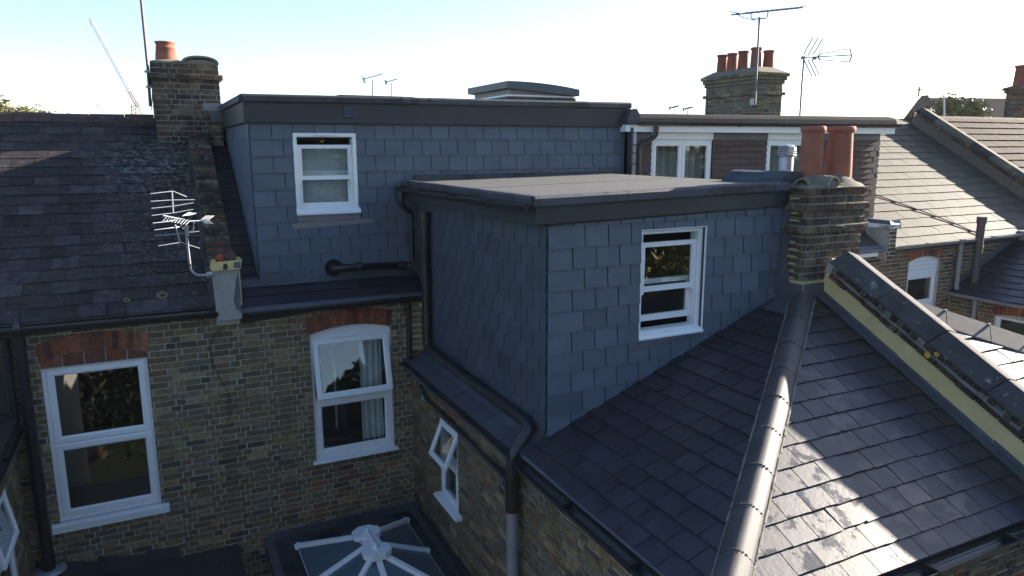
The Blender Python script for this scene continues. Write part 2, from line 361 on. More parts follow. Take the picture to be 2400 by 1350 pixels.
PAL_STOCK = [((.18, .138, .078), 6), ((.14, .11, .068), 6), ((.085, .076, .056), 1.6), ((.225, .165, .088), 3), ((.15, .13, .096), 3), ((.165, .1, .058), 1.6), ((.26, .21, .115), 1.4)]
PAL_DARK = [((.105, .078, .054), 5), ((.065, .053, .043), 3.5), ((.125, .097, .06), 3), ((.12, .062, .042), 2), ((.17, .14, .095), 1.5)]
PAL_RED = [((.25, .085, .045), 4), ((.18, .06, .04), 4), ((.11, .045, .035), 2), ((.3, .12, .06), 2)]
PAL_MIX = [((.16, .12, .075), 5), ((.1, .08, .055), 4), ((.21, .155, .09), 3), ((.2, .09, .055), 3), ((.075, .06, .05), 2)]
def pick(rnd, pal):
    r = rnd.uniform(0, sum(w for c, w in pal))
    for c, w in pal:
        r -= w
        if r <= 0: break
    j = rnd.uniform(0.85, 1.15); return tuple(x * j * rnd.uniform(.96, 1.04) for x in c)
def brick_geo(polys, proud, bev=0.005, back=-0.012):
    vs, fs = [], []
    for p in polys:
        n = len(p); k = len(vs); cx = sum(q[0] for q in p) / n; cy = sum(q[1] for q in p) / n
        hx = max(q[0] for q in p) - cx; hy = max(q[1] for q in p) - cy
        sx = max(0.5, 1 - bev / max(hx, 1e-3)); sy = max(0.5, 1 - bev / max(hy, 1e-3))
        vs += [(cx + (a - cx) * sx, cy + (b - cy) * sy, proud) for a, b in p] + [(a, b, proud - bev) for a, b in p] + [(a, b, back) for a, b in p]
        fs.append(tuple(range(k, k + n)))
        for l in (0, 1):
            fs += [(k + (l + 1) * n + i, k + (l + 1) * n + (i + 1) % n, k + l * n + (i + 1) % n, k + l * n + i) for i in range(n)]
    return vs, fs
def bricks(parent, F, region, mat=None, holes=(), pal=PAL_STOCK, budget=300, seed=1, bond='flemish', joint=0.013, course=0.075, a_start=None, b_start=None,
           proud=(0.001, 0.007), name='brick', L=0.225, tintf=None, own=None):
    mat = mat or BRICK; rnd = random.Random(seed); pieces = []; FM = F.M()
    a_lo = min(p[0] for p in region) if a_start is None else a_start; a_hi = max(p[0] for p in region)
    b_lo = min(p[1] for p in region) if b_start is None else b_start; b_hi = max(p[1] for p in region)
    i = 0
    while b_lo + i * course < b_hi - 0.01:
        b0 = b_lo + i * course; x = a_lo - (0.17 if i % 2 else 0.0) - (0.0); k = i % 2
        while x < a_hi:
            w = L if (bond == 'stretcher' or k % 2 == 0) else L / 2
            if bond == 'stretcher' and i % 2 and x < a_lo: pass
            k += 1; var = rnd.randrange(6); vr = random.Random(var * 13 + 5)
            j = lambda s=0.0025: vr.uniform(-s, s)
            A0, A1, B0, B1 = x + joint / 2, x + w - joint / 2, b0 + joint / 2, b0 + course - joint / 2
            poly = [(A0 + j(.005), B0 + j()), ((A0 + A1) / 2, B0 + j()), (A1 + j(.005), B0 + j()), (A1 + j(.005), B1 + j()), ((A0 + A1) / 2, B1 + j()), (A0 + j(.005), B1 + j())]
            ps = cut(poly, region, holes) if (own is None or own(x + w / 2)) else []
            xx = x; x += w
            if not ps: continue
            whole = len(ps) == 1 and abs(area(ps[0]) - area(poly)) < 1e-7
            loc = [[(a - xx, b - b0) for a, b in q] for q in ps]
            pr = rnd.choice((0.002, 0.004, 0.006)) if whole else 0.003
            vs, fs = brick_geo(loc, pr)
            key = ('b', round(w, 4), round(course, 4), var, pr) if whole else None
            M = FM @ Matrix.Translation((xx + rnd.uniform(-.002, .002) * whole, b0 + rnd.uniform(-.0015, .0015) * whole, rnd.uniform(*proud) - .003)) @ Matrix.Rotation(math.radians(rnd.uniform(-.5, .5) * whole), 4, 'Z')
            t = pick(rnd, pal)
            if tintf: t = tintf(F.P(xx + w / 2, b0), t, rnd)
            pieces.append((key, vs, fs, M, t))
        i += 1
    return emit(parent, name, pieces, mat, budget)
def sheet(F, region, holes=(), c=-0.008):
    mb = MB()
    for q in cut(region, None, holes): mb.add([F.P(a, b, c) for a, b in q], [tuple(range(len(q)))])
    return mb
def slab(F, region, holes=(), c0=-0.25, c1=-0.008):
    mb = MB()
    for q in cut(region, None, holes): mb.prism([F.P(a, b, c0) for a, b in q], F.n * (c1 - c0))
    return mb
def room(parent, F, a0, a1, b0, b1, mat, c=-0.1, depth=2.4, m=0.5):
    A0, A1, B0, B1, C0 = a0 - m, a1 + m, b0 - 0.7, b1 + 0.35, c - depth
    mb = MB(); p = [F.P(A0, B0, c), F.P(A1, B0, c), F.P(A1, B1, c), F.P(A0, B1, c), F.P(A0, B0, C0), F.P(A1, B0, C0), F.P(A1, B1, C0), F.P(A0, B1, C0)]
    mb.add(p, [(4, 5, 6, 7), (0, 1, 5, 4), (1, 2, 6, 5), (2, 3, 7, 6), (3, 0, 4, 7)])
    fr = MB()                                           # back of the wall round the opening
    for q in minus(rect(A0, A1, B0, B1), rect(a0, a1, b0, b1)): fr.add([F.P(a, b, c) for a, b in q], [tuple(range(len(q)))])
    mb.add(fr.v, fr.f)
    return mb.build('room', mat, parent)
def pane(parent, F, a0, a1, b0, b1, c, mat=None):
    return MB().fbox(F, a0, a1, b0, b1, c - 0.004, c).build('pane', mat or GLASS, parent)
def gutter(p0, p1, out, r=0.055, name='gutter', label='', mat=None, brackets=0.9, group=None):
    """half-round gutter from p0 to p1; out = horizontal direction away from the wall"""
    p0, p1, out = V(p0), V(p1), V(out); up = V((0, 0, 1)); mb = MB(); prof = []
    for k in range(9): a = math.pi + math.pi * k / 8; prof.append((math.cos(a) * r, math.sin(a) * r))
    prof += [(r * 1.04, 0.006), (r * .9, 0.006)] + [(math.cos(math.pi * 2 - math.pi * k / 8) * r * .88, math.sin(math.pi * 2 - math.pi * k / 8) * r * .88) for k in range(9)] + [(-r * .9, 0.006), (-r * 1.04, 0.006)]
    mb.sweep(prof, p0, p1, out, up)
    root = thing(name, label, 'gutter', (p0 + p1) / 2, group)
    mb.build('channel', mat or BLACKP, root)
    ln = (p1 - p0).length; n = max(1, int(ln / brackets)); d = (p1 - p0).normalized()
    for i in range(n + 1):
        c = p0 + d * min(max(0.06, ln * i / n), ln - .06); bm = MB(); pr = [(math.cos(math.pi + math.pi * k / 6) * (r + .006), math.sin(math.pi + math.pi * k / 6) * (r + .006)) for k in range(7)]
        pr += [(r * 1.12, .01), (-r * 1.2, .01)]
        bm.sweep(pr, c - d * .015, c + d * .015, out, up); bm.build('bracket', mat or BLACKP, root)
    return root
#%%BODY%%
# ------------------------------------------------------------------ ground
g = MB(); g.add([(-900, -700, 0), (900, -700, 0), (900, 900, 0), (-900, 900, 0)], [(0, 1, 2, 3)])
go = g.build('ground', GROUND, None, kind='structure')
S6 = math.atan(0.6); C6, N6 = math.cos(S6), math.sin(S6)

# ------------------------------------------------------------------ windows
def arch_bricks(parent, F, a0, a1, oi, oo, rise, n, seed, endspread=0.04):
    """fan of red bricks on end over an opening; oi / oo heights of the inner and outer springing, rise of the crown"""
    rnd = random.Random(seed); pcs = []
    f = lambda t, base: base + rise * (1 - (2 * t - 1) ** 2)
    for i in range(n):
        t0, t1 = i / n, (i + 1) / n; g = 0.05 / n
        ip = lambda t: (a0 + (a1 - a0) * t, f(t, oi)); op = lambda t: (a0 - endspread + (a1 - a0 + 2 * endspread) * t, f(t, oo))
        q = [ip(t0 + g), ip(t1 - g), op(t1 - g), op(t0 + g)]
        if area(q) < 0: q.reverse()
        vs, fs = brick_geo([q], 0.006 + rnd.uniform(0, .005), 0.004)
        pcs.append((None, vs, fs, F.M(), pick(rnd, PAL_RED)))
    emit(parent, 'arch_brick', pcs, BRICK)
def arch_hole(a0, a1, oi, oo, rise, es=0.04):
    pts = [(a0, oi), (a1, oi)]
    for k in range(9):
        t = 1 - k / 8; pts.append((a0 - es + (a1 - a0 + 2 * es) * t, oo + rise * (1 - (2 * t - 1) ** 2)))
    return pts
def light_sash(parent, F, a0, a1, b0, b1, c, bar=0.06, tilt=0.0, mat=None, glass=None, name='sash'):
    """an opening light: white frame with a pane, hinged along its top edge"""
    th = math.radians(tilt)
    F2 = Fr(F.P(0, b1, c), F.u, F.v * math.cos(th) - F.n * math.sin(th)); h = b1 - b0
    s = MB().ring(F2, a0, a1, -h, 0, [(0, -.03), (0, .0), (.008, .008), (bar * .75, .008), (bar, -.006), (bar, -.03), (0, -.03)]).build(name, mat or UPVC, parent)
    WL[s.name] = V((0, 0, 0))
    pane(parent, F2, a0 + bar - .004, a1 - bar + .004, -h + bar - .004, -bar + .004, -.012, glass)
    return s
def frame_window(house, F, a0, a1, b0, b1, c, lights, bar=0.05, sill=None, sillmat=None, transoms=(), roommat=None, vents=(), glass=None, mull=()):
    w = MB().ring(F, a0, a1, b0, b1, [(0, c - .09), (0, c), (.006, c + .004), (bar - .012, c + .004), (bar, c - .012), (bar, c - .09)])
    for b in transoms: w.fbox(F, a0 + bar - .002, a1 - bar + .002, b - .028, b + .028, c - .085, c - .004)
    for a in mull: w.fbox(F, a - .03, a + .03, b0 + bar - .002, b1 - bar + .002, c - .085, c - .003)
    wo = w.build('window', UPVC, house)
    for (x0, x1, y0, y1, tilt, bar2) in lights: light_sash(wo, F, x0, x1, y0, y1, c + .002, bar2, tilt, glass=glass)
    for (x0, x1, y0) in vents: MB().fbox(F, x0, x1, y0 - .011, y0 + .011, c + .005, c + .02).build('trickle_vent', UPVC, wo)
    if sill:
        s0, s1, z0, z1, cc = sill
        sm = MB(); sm.prism([F.P(s0, z0, c - .09), F.P(s0, z0, cc), F.P(s0, z1 - .015, cc + .004), F.P(s0, z1, cc - .012), F.P(s0, z1 + .012, c - .09)], F.u * (s1 - s0))
        sm.build('sill', sillmat or UPVC, wo)
    room(wo, F, a0 + .01, a1 - .01, b0 + .01, b1 - .01, roommat or ROOM_D, c=c - .1)
    return wo
def drape(parent, F, a0, a1, b0, b1, c, mat, waves, amp=0.03, seed=1):
    rnd = random.Random(seed); n = waves * 6; vs = []
    ph = [rnd.uniform(-.5, .5) for _ in range(waves + 1)]
    for k in range(n + 1):
        t = k / n; cc = c + amp * math.sin(t * waves * 2 * math.pi + ph[int(t * waves)])
        vs += [F.P(a0 + (a1 - a0) * t, b0, cc), F.P(a0 + (a1 - a0) * t, b1, cc * 0.7 + c * 0.3), F.P(a0 + (a1 - a0) * t, b1, cc - .006), F.P(a0 + (a1 - a0) * t, b0, cc - .006)]
    fs = []
    for k in range(n):
        q = k * 4; fs += [(q, q + 4, q + 5, q + 1), (q + 3, q + 2, q + 6, q + 7), (q + 1, q + 5, q + 6, q + 2)]
    m = MB(); m.add(vs, fs, (1, 1, 1), True); return m.build('curtain', mat, parent)
def sliding_sash(house, F, a0, a1, b0, b1, gap_top, meet, gap_bot, roommat, glass=None, recess=0.0, blind=None):
    """white vertical slider: both sashes shown partly open at top or bottom. meet = height of the meeting rail"""
    c = .016 - recess
    w = MB().ring(F, a0, a1, b0, b1, [(0, c - .13), (0, c), (.004, c + .004), (.042, c + .004), (.048, c - .01), (.05, c - .13)])
    wo = w.build('window', UPVC, house)
    ia0, ia1 = a0 + .05, a1 - .05; ib0, ib1 = b0 + .05, b1 - .055
    def sash(y0, y1, cc, top, bot, st, horns):
        m = MB(); A0, A1 = ia0 + .001, ia1 - .001
        m.fbox(F, A0, A0 + st, y0, y1, cc - .04, cc); m.fbox(F, A1 - st, A1, y0, y1, cc - .04, cc)
        m.fbox(F, A0 + st, A1 - st, y1 - top, y1, cc - .04, cc - .001); m.fbox(F, A0 + st, A1 - st, y0, y0 + bot, cc - .04, cc - .001)
        for s_, e in ((A0 + st, 1), (A1 - st, -1)):       # bead round the glass
            m.fbox(F, min(s_, s_ + e * .008), max(s_, s_ + e * .008), y0 + bot, y1 - top, cc - .03, cc - .012)
        if horns:
            for s_, e in ((A0, 1), (A1, -1)):
                pr = [(s_, y0), (s_ + e * st, y0), (s_ + e * st * .9, y0 - .022), (s_ + e * st * .45, y0 - .03), (s_ + e * st * .35, y0 - .062), (s_, y0 - .068)]
                m.prism([F.P(a, b, cc - .04) for a, b in (pr if e > 0 else pr)], F.n * .04)
        o = m.build('sash', UPVC, wo)
        pane(wo, F, A0 + st - .003, A1 - st + .003, y0 + bot - .003, y1 - top + .003, cc - .018, glass)
        return o
    sash(meet, ib1 - gap_top, c - .03, .045, .05, .045, True)
    sash(ib0 + gap_bot, meet + .045 + gap_bot * .9, c - .085, .045, .06, .045, False)
    sm = MB().prism([F.P(a0 - .004, b0 - .03, c - .1), F.P(a0 - .004, b0 - .03, c + .05), F.P(a0 - .004, b0 - .012, c + .055), F.P(a0 - .004, b0 + .012, c + .045), F.P(a0 - .004, b0 + .05, c - .02), F.P(a0 - .004, b0 + .05, c - .1)], F.u * (a1 - a0 + .02))
    sm.build('sill', UPVC, wo)
    MB().fbox(F, a0 + (a1 - a0) * .36, a0 + (a1 - a0) * .64, b1 - .028, b1 - .008, c + .003, c + .018).build('trickle_vent', UPVC, wo)
    room(wo, F, ia0, ia1, ib0, ib1, roommat, c=c - .135, depth=2.2)
    return wo

# ------------------------------------------------------------------ left neighbour: house with the old slate roof
ROOF_L = Fr((-9, -0.08, 6.095), (1, 0, 0), (0, C6, N6))
lh = thing('terraced_house', 'left-hand neighbouring house of dark stock brick under an old lichen-spotted slate roof', 'house', (-5.5, 0, 0))
F0 = XF(0.0)
A1 = dict(a0=-4.11, a1=-3.09, oi=5.63, oo=5.825, rise=0.095)
h1 = rect(-4.12, -3.097, 3.78, 5.635); ah1 = arch_hole(**A1)
wl_reg = rect(-4.42, -2.0, 2.55, 6.0)
slab(F0, rect(-4.42, -2.17, 0.0, 6.05), [rect(-4.12, -3.097, 3.79, 5.56)]).build('rear_wall', MORT, lh)
bricks(lh, F0, wl_reg, holes=[h1, ah1], seed=3, own=lambda a: a < -2.17)
arch_bricks(lh, F0, A1['a0'], A1['a1'], A1['oi'], A1['oo'], A1['rise'], 15, 4)
ri = MB()
inf = [(-4.115, 5.567), (-3.095, 5.567), (-3.095, 5.63), (-3.35, 5.702), (-3.6, 5.727), (-3.85, 5.702), (-4.112, 5.63)]
rr = random.Random(5); pcs = []
for k in range(5):
    q = inside(rect(-4.115 + k * .206 + .004, -4.115 + (k + 1) * .206 - .004, 5.57, 5.74), inf)
    if len(q) > 2 and area(q) > 1e-3: vs, fs = brick_geo([q], -.004, .004, -.03); pcs.append((None, vs, fs, F0.M(), pick(rr, [((.2, .075, .04), 2), ((.16, .07, .05), 1)])))
emit(lh, 'arch_infill_brick', pcs, BRICK)
w1 = frame_window(lh, F0, -4.122, -3.092, 3.785, 5.563, -.05, [(-4.08, -3.125, 4.69, 5.535, 0, .075), (-4.085, -3.125, 3.83, 4.675, 0, .075)], transoms=(4.683,),
                  sill=(-4.195, -3.02, 3.69, 3.785, .06), sillmat=PAINT)
# eaves, gutter board and roof
MB().box(-9, -2.345, -.02, .0, 5.955, 6.09).build('gutter_board', BLACKP, lh)
slab(ROOF_L, rect(0, 6.66, -.02, 4.36), c0=-.12, c1=-.004).build('roof_slope', OSLATE, lh)
back = Fr((-2.34, 7.4, 6.07), (-1, 0, 0), (0, -C6, N6)); slab(back, rect(0, 6.66, 0, 4.34), c0=-.12, c1=0).build('front_roof_slope', OSLATE, lh)
def ltint(p, t, rnd):
    k = rnd.choice((0.8, 1, 1, 1.1, 1.25, 1.5)); w = rnd.choice((1.0, 1.0, 1.12)); return (t[0] * k * w, t[1] * k, t[2] * k * rnd.uniform(.95, 1.1))
slates(lh, ROOF_L, [(2.5, -.03), (5.75, -.03), (5.75, 4.3), (2.5, 4.3)], .213, .265, OSLATE, t=.006, gap=.006, seed=8, jit=2.4, ragged=.006, chip=.35, tints=(.75, 1.25), tintf=ltint)
slates(lh, ROOF_L, [(5.755, -.03), (6.655, -.03), (6.655, 4.3), (5.755, 4.3)], .213, .265, OSLATE, t=.0065, gap=.006, seed=9, jit=2.8, ragged=.005, chip=.3, tints=(.8, 1.25), tintf=ltint, ustart=5.64)
for k in range(12):                                     # ridge tiles
    x0 = -7.3 + k * .46
    if x0 + .46 < -2.76 + .2:
        x1 = min(x0 + .452, -2.77); m = MB(); dz = RND.uniform(-.008, .008)
        for s in (1,):
            pr = [(-.2, -.155), (-.1, -.08), (0, -.035), (.1, -.08), (.2, -.155), (.2, -.175), (.1, -.1), (0, -.055), (-.1, -.1), (-.2, -.175)]
            m.sweep([(a, b + .1) for a, b in pr], (x0, 3.67, 8.318 + dz), (x1, 3.67, 8.318 + dz), (0, 1, 0), (0, 0, 1), grey(RND, .85, 1.15, .06))
        m.build('ridge_tile', RIDGE_R, lh)
for (a, b, r) in ((5.76, .22, .035), (6.12, .25, .06)): MB().lathe([(r * .5, .0125), (r * .62, .015), (r, .0135), (r * 1.02, .011)], ROOF_L.P(a, b, .004), 16, ROOF_L.n).build('lichen_ring', pmat('ring_lichen', (.12, .115, .05), (.16, .15, .08), 40, .95), lh)
gutter((-9, -.15, 6.085), (-2.33, -.15, 6.045), (0, -1, 0), .06, 'gutter', 'black half-round gutter below the old slate roof', mat=BLACKP)
# lead-covered ground-floor roof at the foot of the wall
MB().prism([(-4.40, -.004, 3.06), (-2.95, -.004, 3.06), (-2.95, -.004, 3.2), (-3.3, -.004, 3.25), (-3.31, -.004, 3.19), (-3.8, -.004, 3.3), (-3.81, -.004, 3.24), (-4.4, -.004, 3.4)], (0, -.012, 0), (.5, .5, .53)).build('lead_flashing', LEAD, lh)
MB().hexa([(-4.4, -3.2, 2.6), (-2.3, -3.2, 2.6), (-2.3, -.02, 2.6), (-4.4, -.02, 2.6), (-4.4, -3.2, 2.8), (-2.3, -3.2, 2.8), (-2.3, -.02, 3.07), (-4.4, -.02, 3.07)], (.45, .45, .48)).build('lean_to_roof', LEAD, lh)
# its rear wing at the left edge of the view
lw = thing('rear_wing', 'brick rear wing of the left-hand house at the far left edge', 'house extension', (-6, -3, 0))
FL = Fr((-4.42, 0, 0), (0, 1, 0), (0, 0, 1))
slab(FL, rect(-6, 0, 0, 5.0), [rect(-1.52, -.72, 3.42, 4.62)]).build('side_wall', MORT, lw)
bricks(lw, FL, rect(-2.4, -.004, 3.0, 4.98), holes=[rect(-1.54, -.7, 3.4, 4.64)], seed=12, budget=120)
wl_ = frame_window(lw, FL, -1.52, -.72, 3.42, 4.62, -.02, [(-1.49, -.75, 4.12, 4.6, 9, .055), (-1.49, -.75, 3.45, 4.08, 0, .055)], transoms=(4.1,), sill=(-1.58, -.66, 3.38, 3.42, .06))
MB().hexa([(-7.9, -6.1, 6.3), (-4.36, -6.1, 4.98), (-4.36, 0, 4.98), (-7.9, 0, 6.3), (-7.9, -6.1, 6.4), (-4.36, -6.1, 5.08), (-4.36, 0, 5.08), (-7.9, 0, 6.4)]).build('roof', OSLATE, lw)
MB().box(-7.9, -4.66, -6, -5.8, 0, 5.0).build('end_wall', MORT, lw)
gutter((-4.33, -.03, 5.02), (-4.33, -6, 5.0), (1, 0, 0), .055, 'gutter', 'black gutter along the wing roof at the far left edge')
def pipe(name, label, cat, pts, r, mat, collars=(), group=None, collar_r=1.18, capped=True, clips=None):
    root = thing(name, label, cat, pts[0], group)
    MB().tube(pts, r, 14, caps=capped).build('pipe', mat, root)
    for p, d, l in collars:
        p = V(p); d = V(d).normalized(); MB().tube([p - d * l / 2, p + d * l / 2], r * collar_r, 14).build('collar', mat, root)
    for p, q in (clips or []):
        MB().tube([p, q], .012, 6).build('clip', mat, root)
    return root
def bendpts(a, b, c, r=.08, n=5):                        # rounded corner at b
    a, b, c = V(a), V(b), V(c); p = b + (a - b).normalized() * r; q = b + (c - b).normalized() * r
    return [p * (1 - t) ** 2 + b * 2 * t * (1 - t) + q * t * t for t in (i / n for i in range(n + 1))]
sp = pipe('soil_pipe', 'tall black soil pipe with open top left of the large left window', 'drainpipe', [(-4.255, -.11, 6.0), (-4.255, -.11, 3.3)], .057, BLACKP,
     [((-4.255, -.11, 5.9), (0, 0, 1), .12), ((-4.255, -.11, 4.35), (0, 0, 1), .14), ((-4.255, -.11, 3.42), (0, 0, 1), .12)], clips=[((-4.255, -.1, 4.7), (-4.255, .0, 4.7))])
MB().lathe([(.055, 0), (.05, .05), (.03, .1), (.012, .13)], (-4.255, -.11, 6.0), 10).build('cage', BLACKP, sp)
MB().lathe([(.06, 0), (.16, 0), (.165, -.025), (.15, -.03)], (-4.255, -.11, 3.325), 16).build('lead_collar', STEEL, sp)
pipe('downpipe', 'black downpipe at the far left beside the taller soil pipe', 'drainpipe', [(-4.385, -.06, 5.95), (-4.385, -.06, 5.05)], .04, BLACKP, [((-4.385, -.06, 5.75), (0, 0, 1), .09)])

# ------------------------------------------------------------------ left party wall upstand between the two roofs
pw = thing('parapet_wall', 'weathered brick party parapet running down the slope beside the old slate roof', 'wall', (-2.2, 1.5, 6.5))
FP = Fr((-2.345, -.12, 6.06), (1, 0, 0), (0, C6, N6))
slab(FP, rect(0, .285, .17, 3.85), c0=-.36, c1=.135).build('wall_core', pmat('dark_earth_mortar', (.03, .026, .024), (.06, .052, .046), 9, .95, bump=.6), pw)
rnd = random.Random(21); pcs = []
y = 0.16
while y < 3.8:
    d = rnd.uniform(.07, .082); a = rnd.choice((.0, .0, .003)); segs = [(0.004, .281)] if rnd.random() < .7 else [(.004, .16), (.17, .281)]
    for s0, s1 in segs:
        q = [(s0 + rnd.uniform(-.006, .006), y + .006), (s1 + rnd.uniform(-.006, .006), y + .006), (s1 + rnd.uniform(-.006, .006), y + d - .006), (s0 + rnd.uniform(-.006, .006), y + d - .006)]
        vs, fs = brick_geo([q], .012, .007, -.02); pcs.append((None, vs, fs, FP.M() @ Matrix.Translation((0, 0, .135 + rnd.uniform(-.006, .006))), pick(rnd, PAL_DARK + [((.16, .06, .04), 2), ((.17, .16, .13), 1.2)])))
    y += d
emit(pw, 'capping_brick', pcs, SOOTB)
fl = MB()                                               # mortar fillet down its left side
for k in range(16):
    y0, y1 = k * .235 + .02, (k + 1) * .235 + .012; w0 = .06 + RND.uniform(-.012, .012)
    fl.hexa([FP.P(-w0, y0, -.02), FP.P(-.002, y0, -.02), FP.P(-.002, y1, -.02), FP.P(-w0, y1, -.02), FP.P(-w0 * .7, y0, .035), FP.P(-.002, y0, .09), FP.P(-.002, y1, .088), FP.P(-w0 * .7, y1, .033)], grey(RND, .12, .3, .1))
fl.build('mortar_fillet', SMORT, pw)
po = thing('parapet_post', 'grey rendered block with yellow mortar top ending the left parapet', 'wall', (-2.2, -.1, 6.0))
MB().box(-2.345, -2.075, -.165, .06, 5.94, 6.52).build('block', REND_G, po)
MB().hexa([(-2.36, -.19, 6.52), (-2.055, -.19, 6.52), (-2.055, .1, 6.52), (-2.36, .1, 6.52), (-2.34, -.165, 6.615), (-2.03, -.175, 6.625), (-2.03, .1, 6.625), (-2.34, .1, 6.615)]).build('mortar_bed', YMORT, po)
MB().hexa([(-2.3, -.15, 6.618), (-2.09, -.15, 6.622), (-2.09, .1, 6.622), (-2.3, .1, 6.618), (-2.295, -.145, 6.70), (-2.09, -.145, 6.70), (-2.09, .1, 6.70), (-2.295, .1, 6.7)], (.09, .06, .05)).build('top_brick', SOOTB, po)
m = MB(); m.lathe([(0, .012), (.035, .012), (.043, 0), (.043, -.03)], (-2.262, -.15, 6.66), 12, (0, -1, 0), (.33, .075, .035)); m.build('red_tile', BRICK, po)
MB().prism([(-2.24, -.187, 6.53), (-2.2, -.187, 6.525), (-2.185, -.187, 6.56), (-2.2, -.183, 6.6), (-2.235, -.183, 6.59)], (0, -.006, 0)).build('black_stain', BLACKP, po)
MB().prism([(-2.13, -.187, 6.55), (-2.06, -.192, 6.53), (-2.05, -.186, 6.61), (-2.12, -.183, 6.605)], (0, -.006, 0)).build('lead_scrap', LEAD, po)
MB().prism([(-2.11, -.166, 6.4), (-2.075, -.166, 6.5), (-2.072, -.166, 6.2), (-2.078, -.166, 6.02), (-2.13, -.166, 6.06), (-2.15, -.166, 6.16)], (0, -.006, 0)).build('lead_patch', LEAD, po)
MB().prism([(-2.075, -.17, 6.5), (-2.062, -.17, 6.5), (-2.062, -.17, 6.1), (-2.075, -.17, 6.1)], (0, .2, 0)).build('yellow_edge', YMORT, po)
MB().box(-2.345, -2.09, -.06, .06, 5.86, 5.94).build('block_base', MORT, po)

# ------------------------------------------------------------------ left chimney stack
def stack(name, label, x0, x1, y0, y1, z0, z1, bands, faces, seed, pal, group=None, mat=None, loc=None, bud=150, course=.075):
    """brick chimney: core with brick faces; bands = [(z, proud)] one-course oversailing rings"""
    t = thing(name, label, 'chimney', loc or ((x0 + x1) / 2, (y0 + y1) / 2, z0), group)
    MB().box(x0, x1, y0, y1, z0, z1).build('stack_core', SMORT, t)
    def ringf(x0, x1, y0, y1, zz0, zz1, sd, holes=()):
        if 'f' in faces: bricks(t, XF(y0), rect(x0, x1, zz0, zz1), mat or SOOTB, pal=pal, seed=sd, budget=bud, course=course, proud=(.004, .009), holes=holes)
        if 'l' in faces: bricks(t, YF(x0), rect(-y1, -y0, zz0, zz1), mat or SOOTB, pal=pal, seed=sd + 1, budget=bud, course=course, proud=(.004, .009))
        if 'r' in faces: bricks(t, Fr((x1, 0, 0), (0, 1, 0), (0, 0, 1)), rect(y0, y1, zz0, zz1), mat or SOOTB, pal=pal, seed=sd + 2, budget=bud // 3, course=course)
    zs = sorted(bands); lo = z0
    for k, (z, p) in enumerate(zs):
        if z - lo > .02: ringf(x0, x1, y0, y1, lo, z, seed + k * 7)
        MB().box(x0 - p, x1 + p, y0 - p, y1 + p, z + .004, z + course - .002).build('band_core', SMORT, t)
        ringf(x0 - p, x1 + p, y0 - p, y1 + p, z, z + course, seed + k * 7 + 3)
        lo = z + course
    if z1 - lo > .02: ringf(x0, x1, y0, y1, lo, z1, seed + 77)
    return t
def pot(parent, x, y, z, h, r0, r1, lip=.03, n=28, tint=(1, 1, 1), squat=False):
    pr = [(r0, -.02), (r0 * .995, h * .1), ((r0 * .4 + r1 * .6), h * .55), (r1, h * .86), (r1 * 1.0, h * .87), (r1 + lip * .9, h * .9), (r1 + lip, h * .94), (r1 + lip * .9, h * .985), (r1 + lip * .5, h), (r1 * .86, h), (r1 * .82, h * .96), (r1 * .8, h * .4)]
    if squat: pr = [(r0, -.02), (r0 * .97, h * .3), (r1 * 1.02, h * .66), (r1 * 1.045, h * .67), (r1 * 1.045, h * .7), (r1, h * .71), (r1 * .99, h * .88), (r1 + lip, h * .93), (r1 + lip, h), (r1 * .85, h), (r1 * .8, h * .5)]
    return MB().lathe(pr, (x, y, z), n, tint=tint).build('chimney_pot', TERRA, parent)
def mound(parent, x0, x1, y0, y1, z, h, peaks, name='flaunching', n=14, mat=None, seed=1, sag=.012):
    rnd = random.Random(seed); vs = []
    for j in range(n + 1):
        for i in range(n + 1):
            x = x0 + (x1 - x0) * i / n; yy = y0 + (y1 - y0) * j / n; e = min(i, n - i, j, n - j) / (n / 2)
            zz = z + h * .35 * min(1, e * 2.2)
            for px, py, ph, pr in peaks: zz = max(zz, z + ph * math.exp(-(((x - px) / pr) ** 2 + ((yy - py) / pr) ** 2))) if e > 0 else zz
            vs.append((x, yy, zz + (rnd.uniform(-sag, sag) if e > 0 else 0)))
    fs = [(j * (n + 1) + i, j * (n + 1) + i + 1, (j + 1) * (n + 1) + i + 1, (j + 1) * (n + 1) + i) for j in range(n) for i in range(n)]
    m = MB(); m.add(vs, fs, (1, 1, 1), True); return m.build(name, mat or FLAU, parent)
def halftile(parent, p0, p1, r, name='vent_tile', mat=None, th=.02, a0=0.0, a1=math.pi):
    p0, p1 = V(p0), V(p1); d = (p1 - p0).normalized(); side = d.cross(V((0, 0, 1))).normalized(); pr = []
    for k in range(11): a = a0 + (a1 - a0) * k / 10; pr.append((math.cos(a) * r, math.sin(a) * r))
    for k in range(11): a = a1 - (a1 - a0) * k / 10; pr.append((math.cos(a) * (r - th), math.sin(a) * (r - th)))
    return MB().sweep(pr, p0, p1, side, V((0, 0, 1))).build(name, mat or FLAU, parent)
c1 = stack('chimney_stack', 'weathered brick chimney with one squat terracotta pot beside the old slate roof', -2.75, -1.86, 3.0, 4.7, 7.6, 9.1, [(8.86, .05)], 'flr', 31, PAL_DARK, bud=90)
mound(c1, -2.76, -1.85, 2.99, 4.71, 9.098, .09, [(-2.52, 3.2, .09, .2), (-2.1, 3.2, .06, .22)], seed=3)
pot(c1, -2.535, 3.2, 9.12, .27, .15, .128, .012, squat=True)
ov = [(math.cos(math.pi * k / 12) * .255, math.sin(math.pi * k / 12) ** .8 * .115) for k in range(13)]
MB().sweep(ov + [(x * .84, z * .72) for x, z in ov[::-1]], (-2.1, 2.975, 9.085), (-2.1, 4.0, 9.085), (1, 0, 0), (0, 0, 1)).build('vent_tile', FLAU, c1)
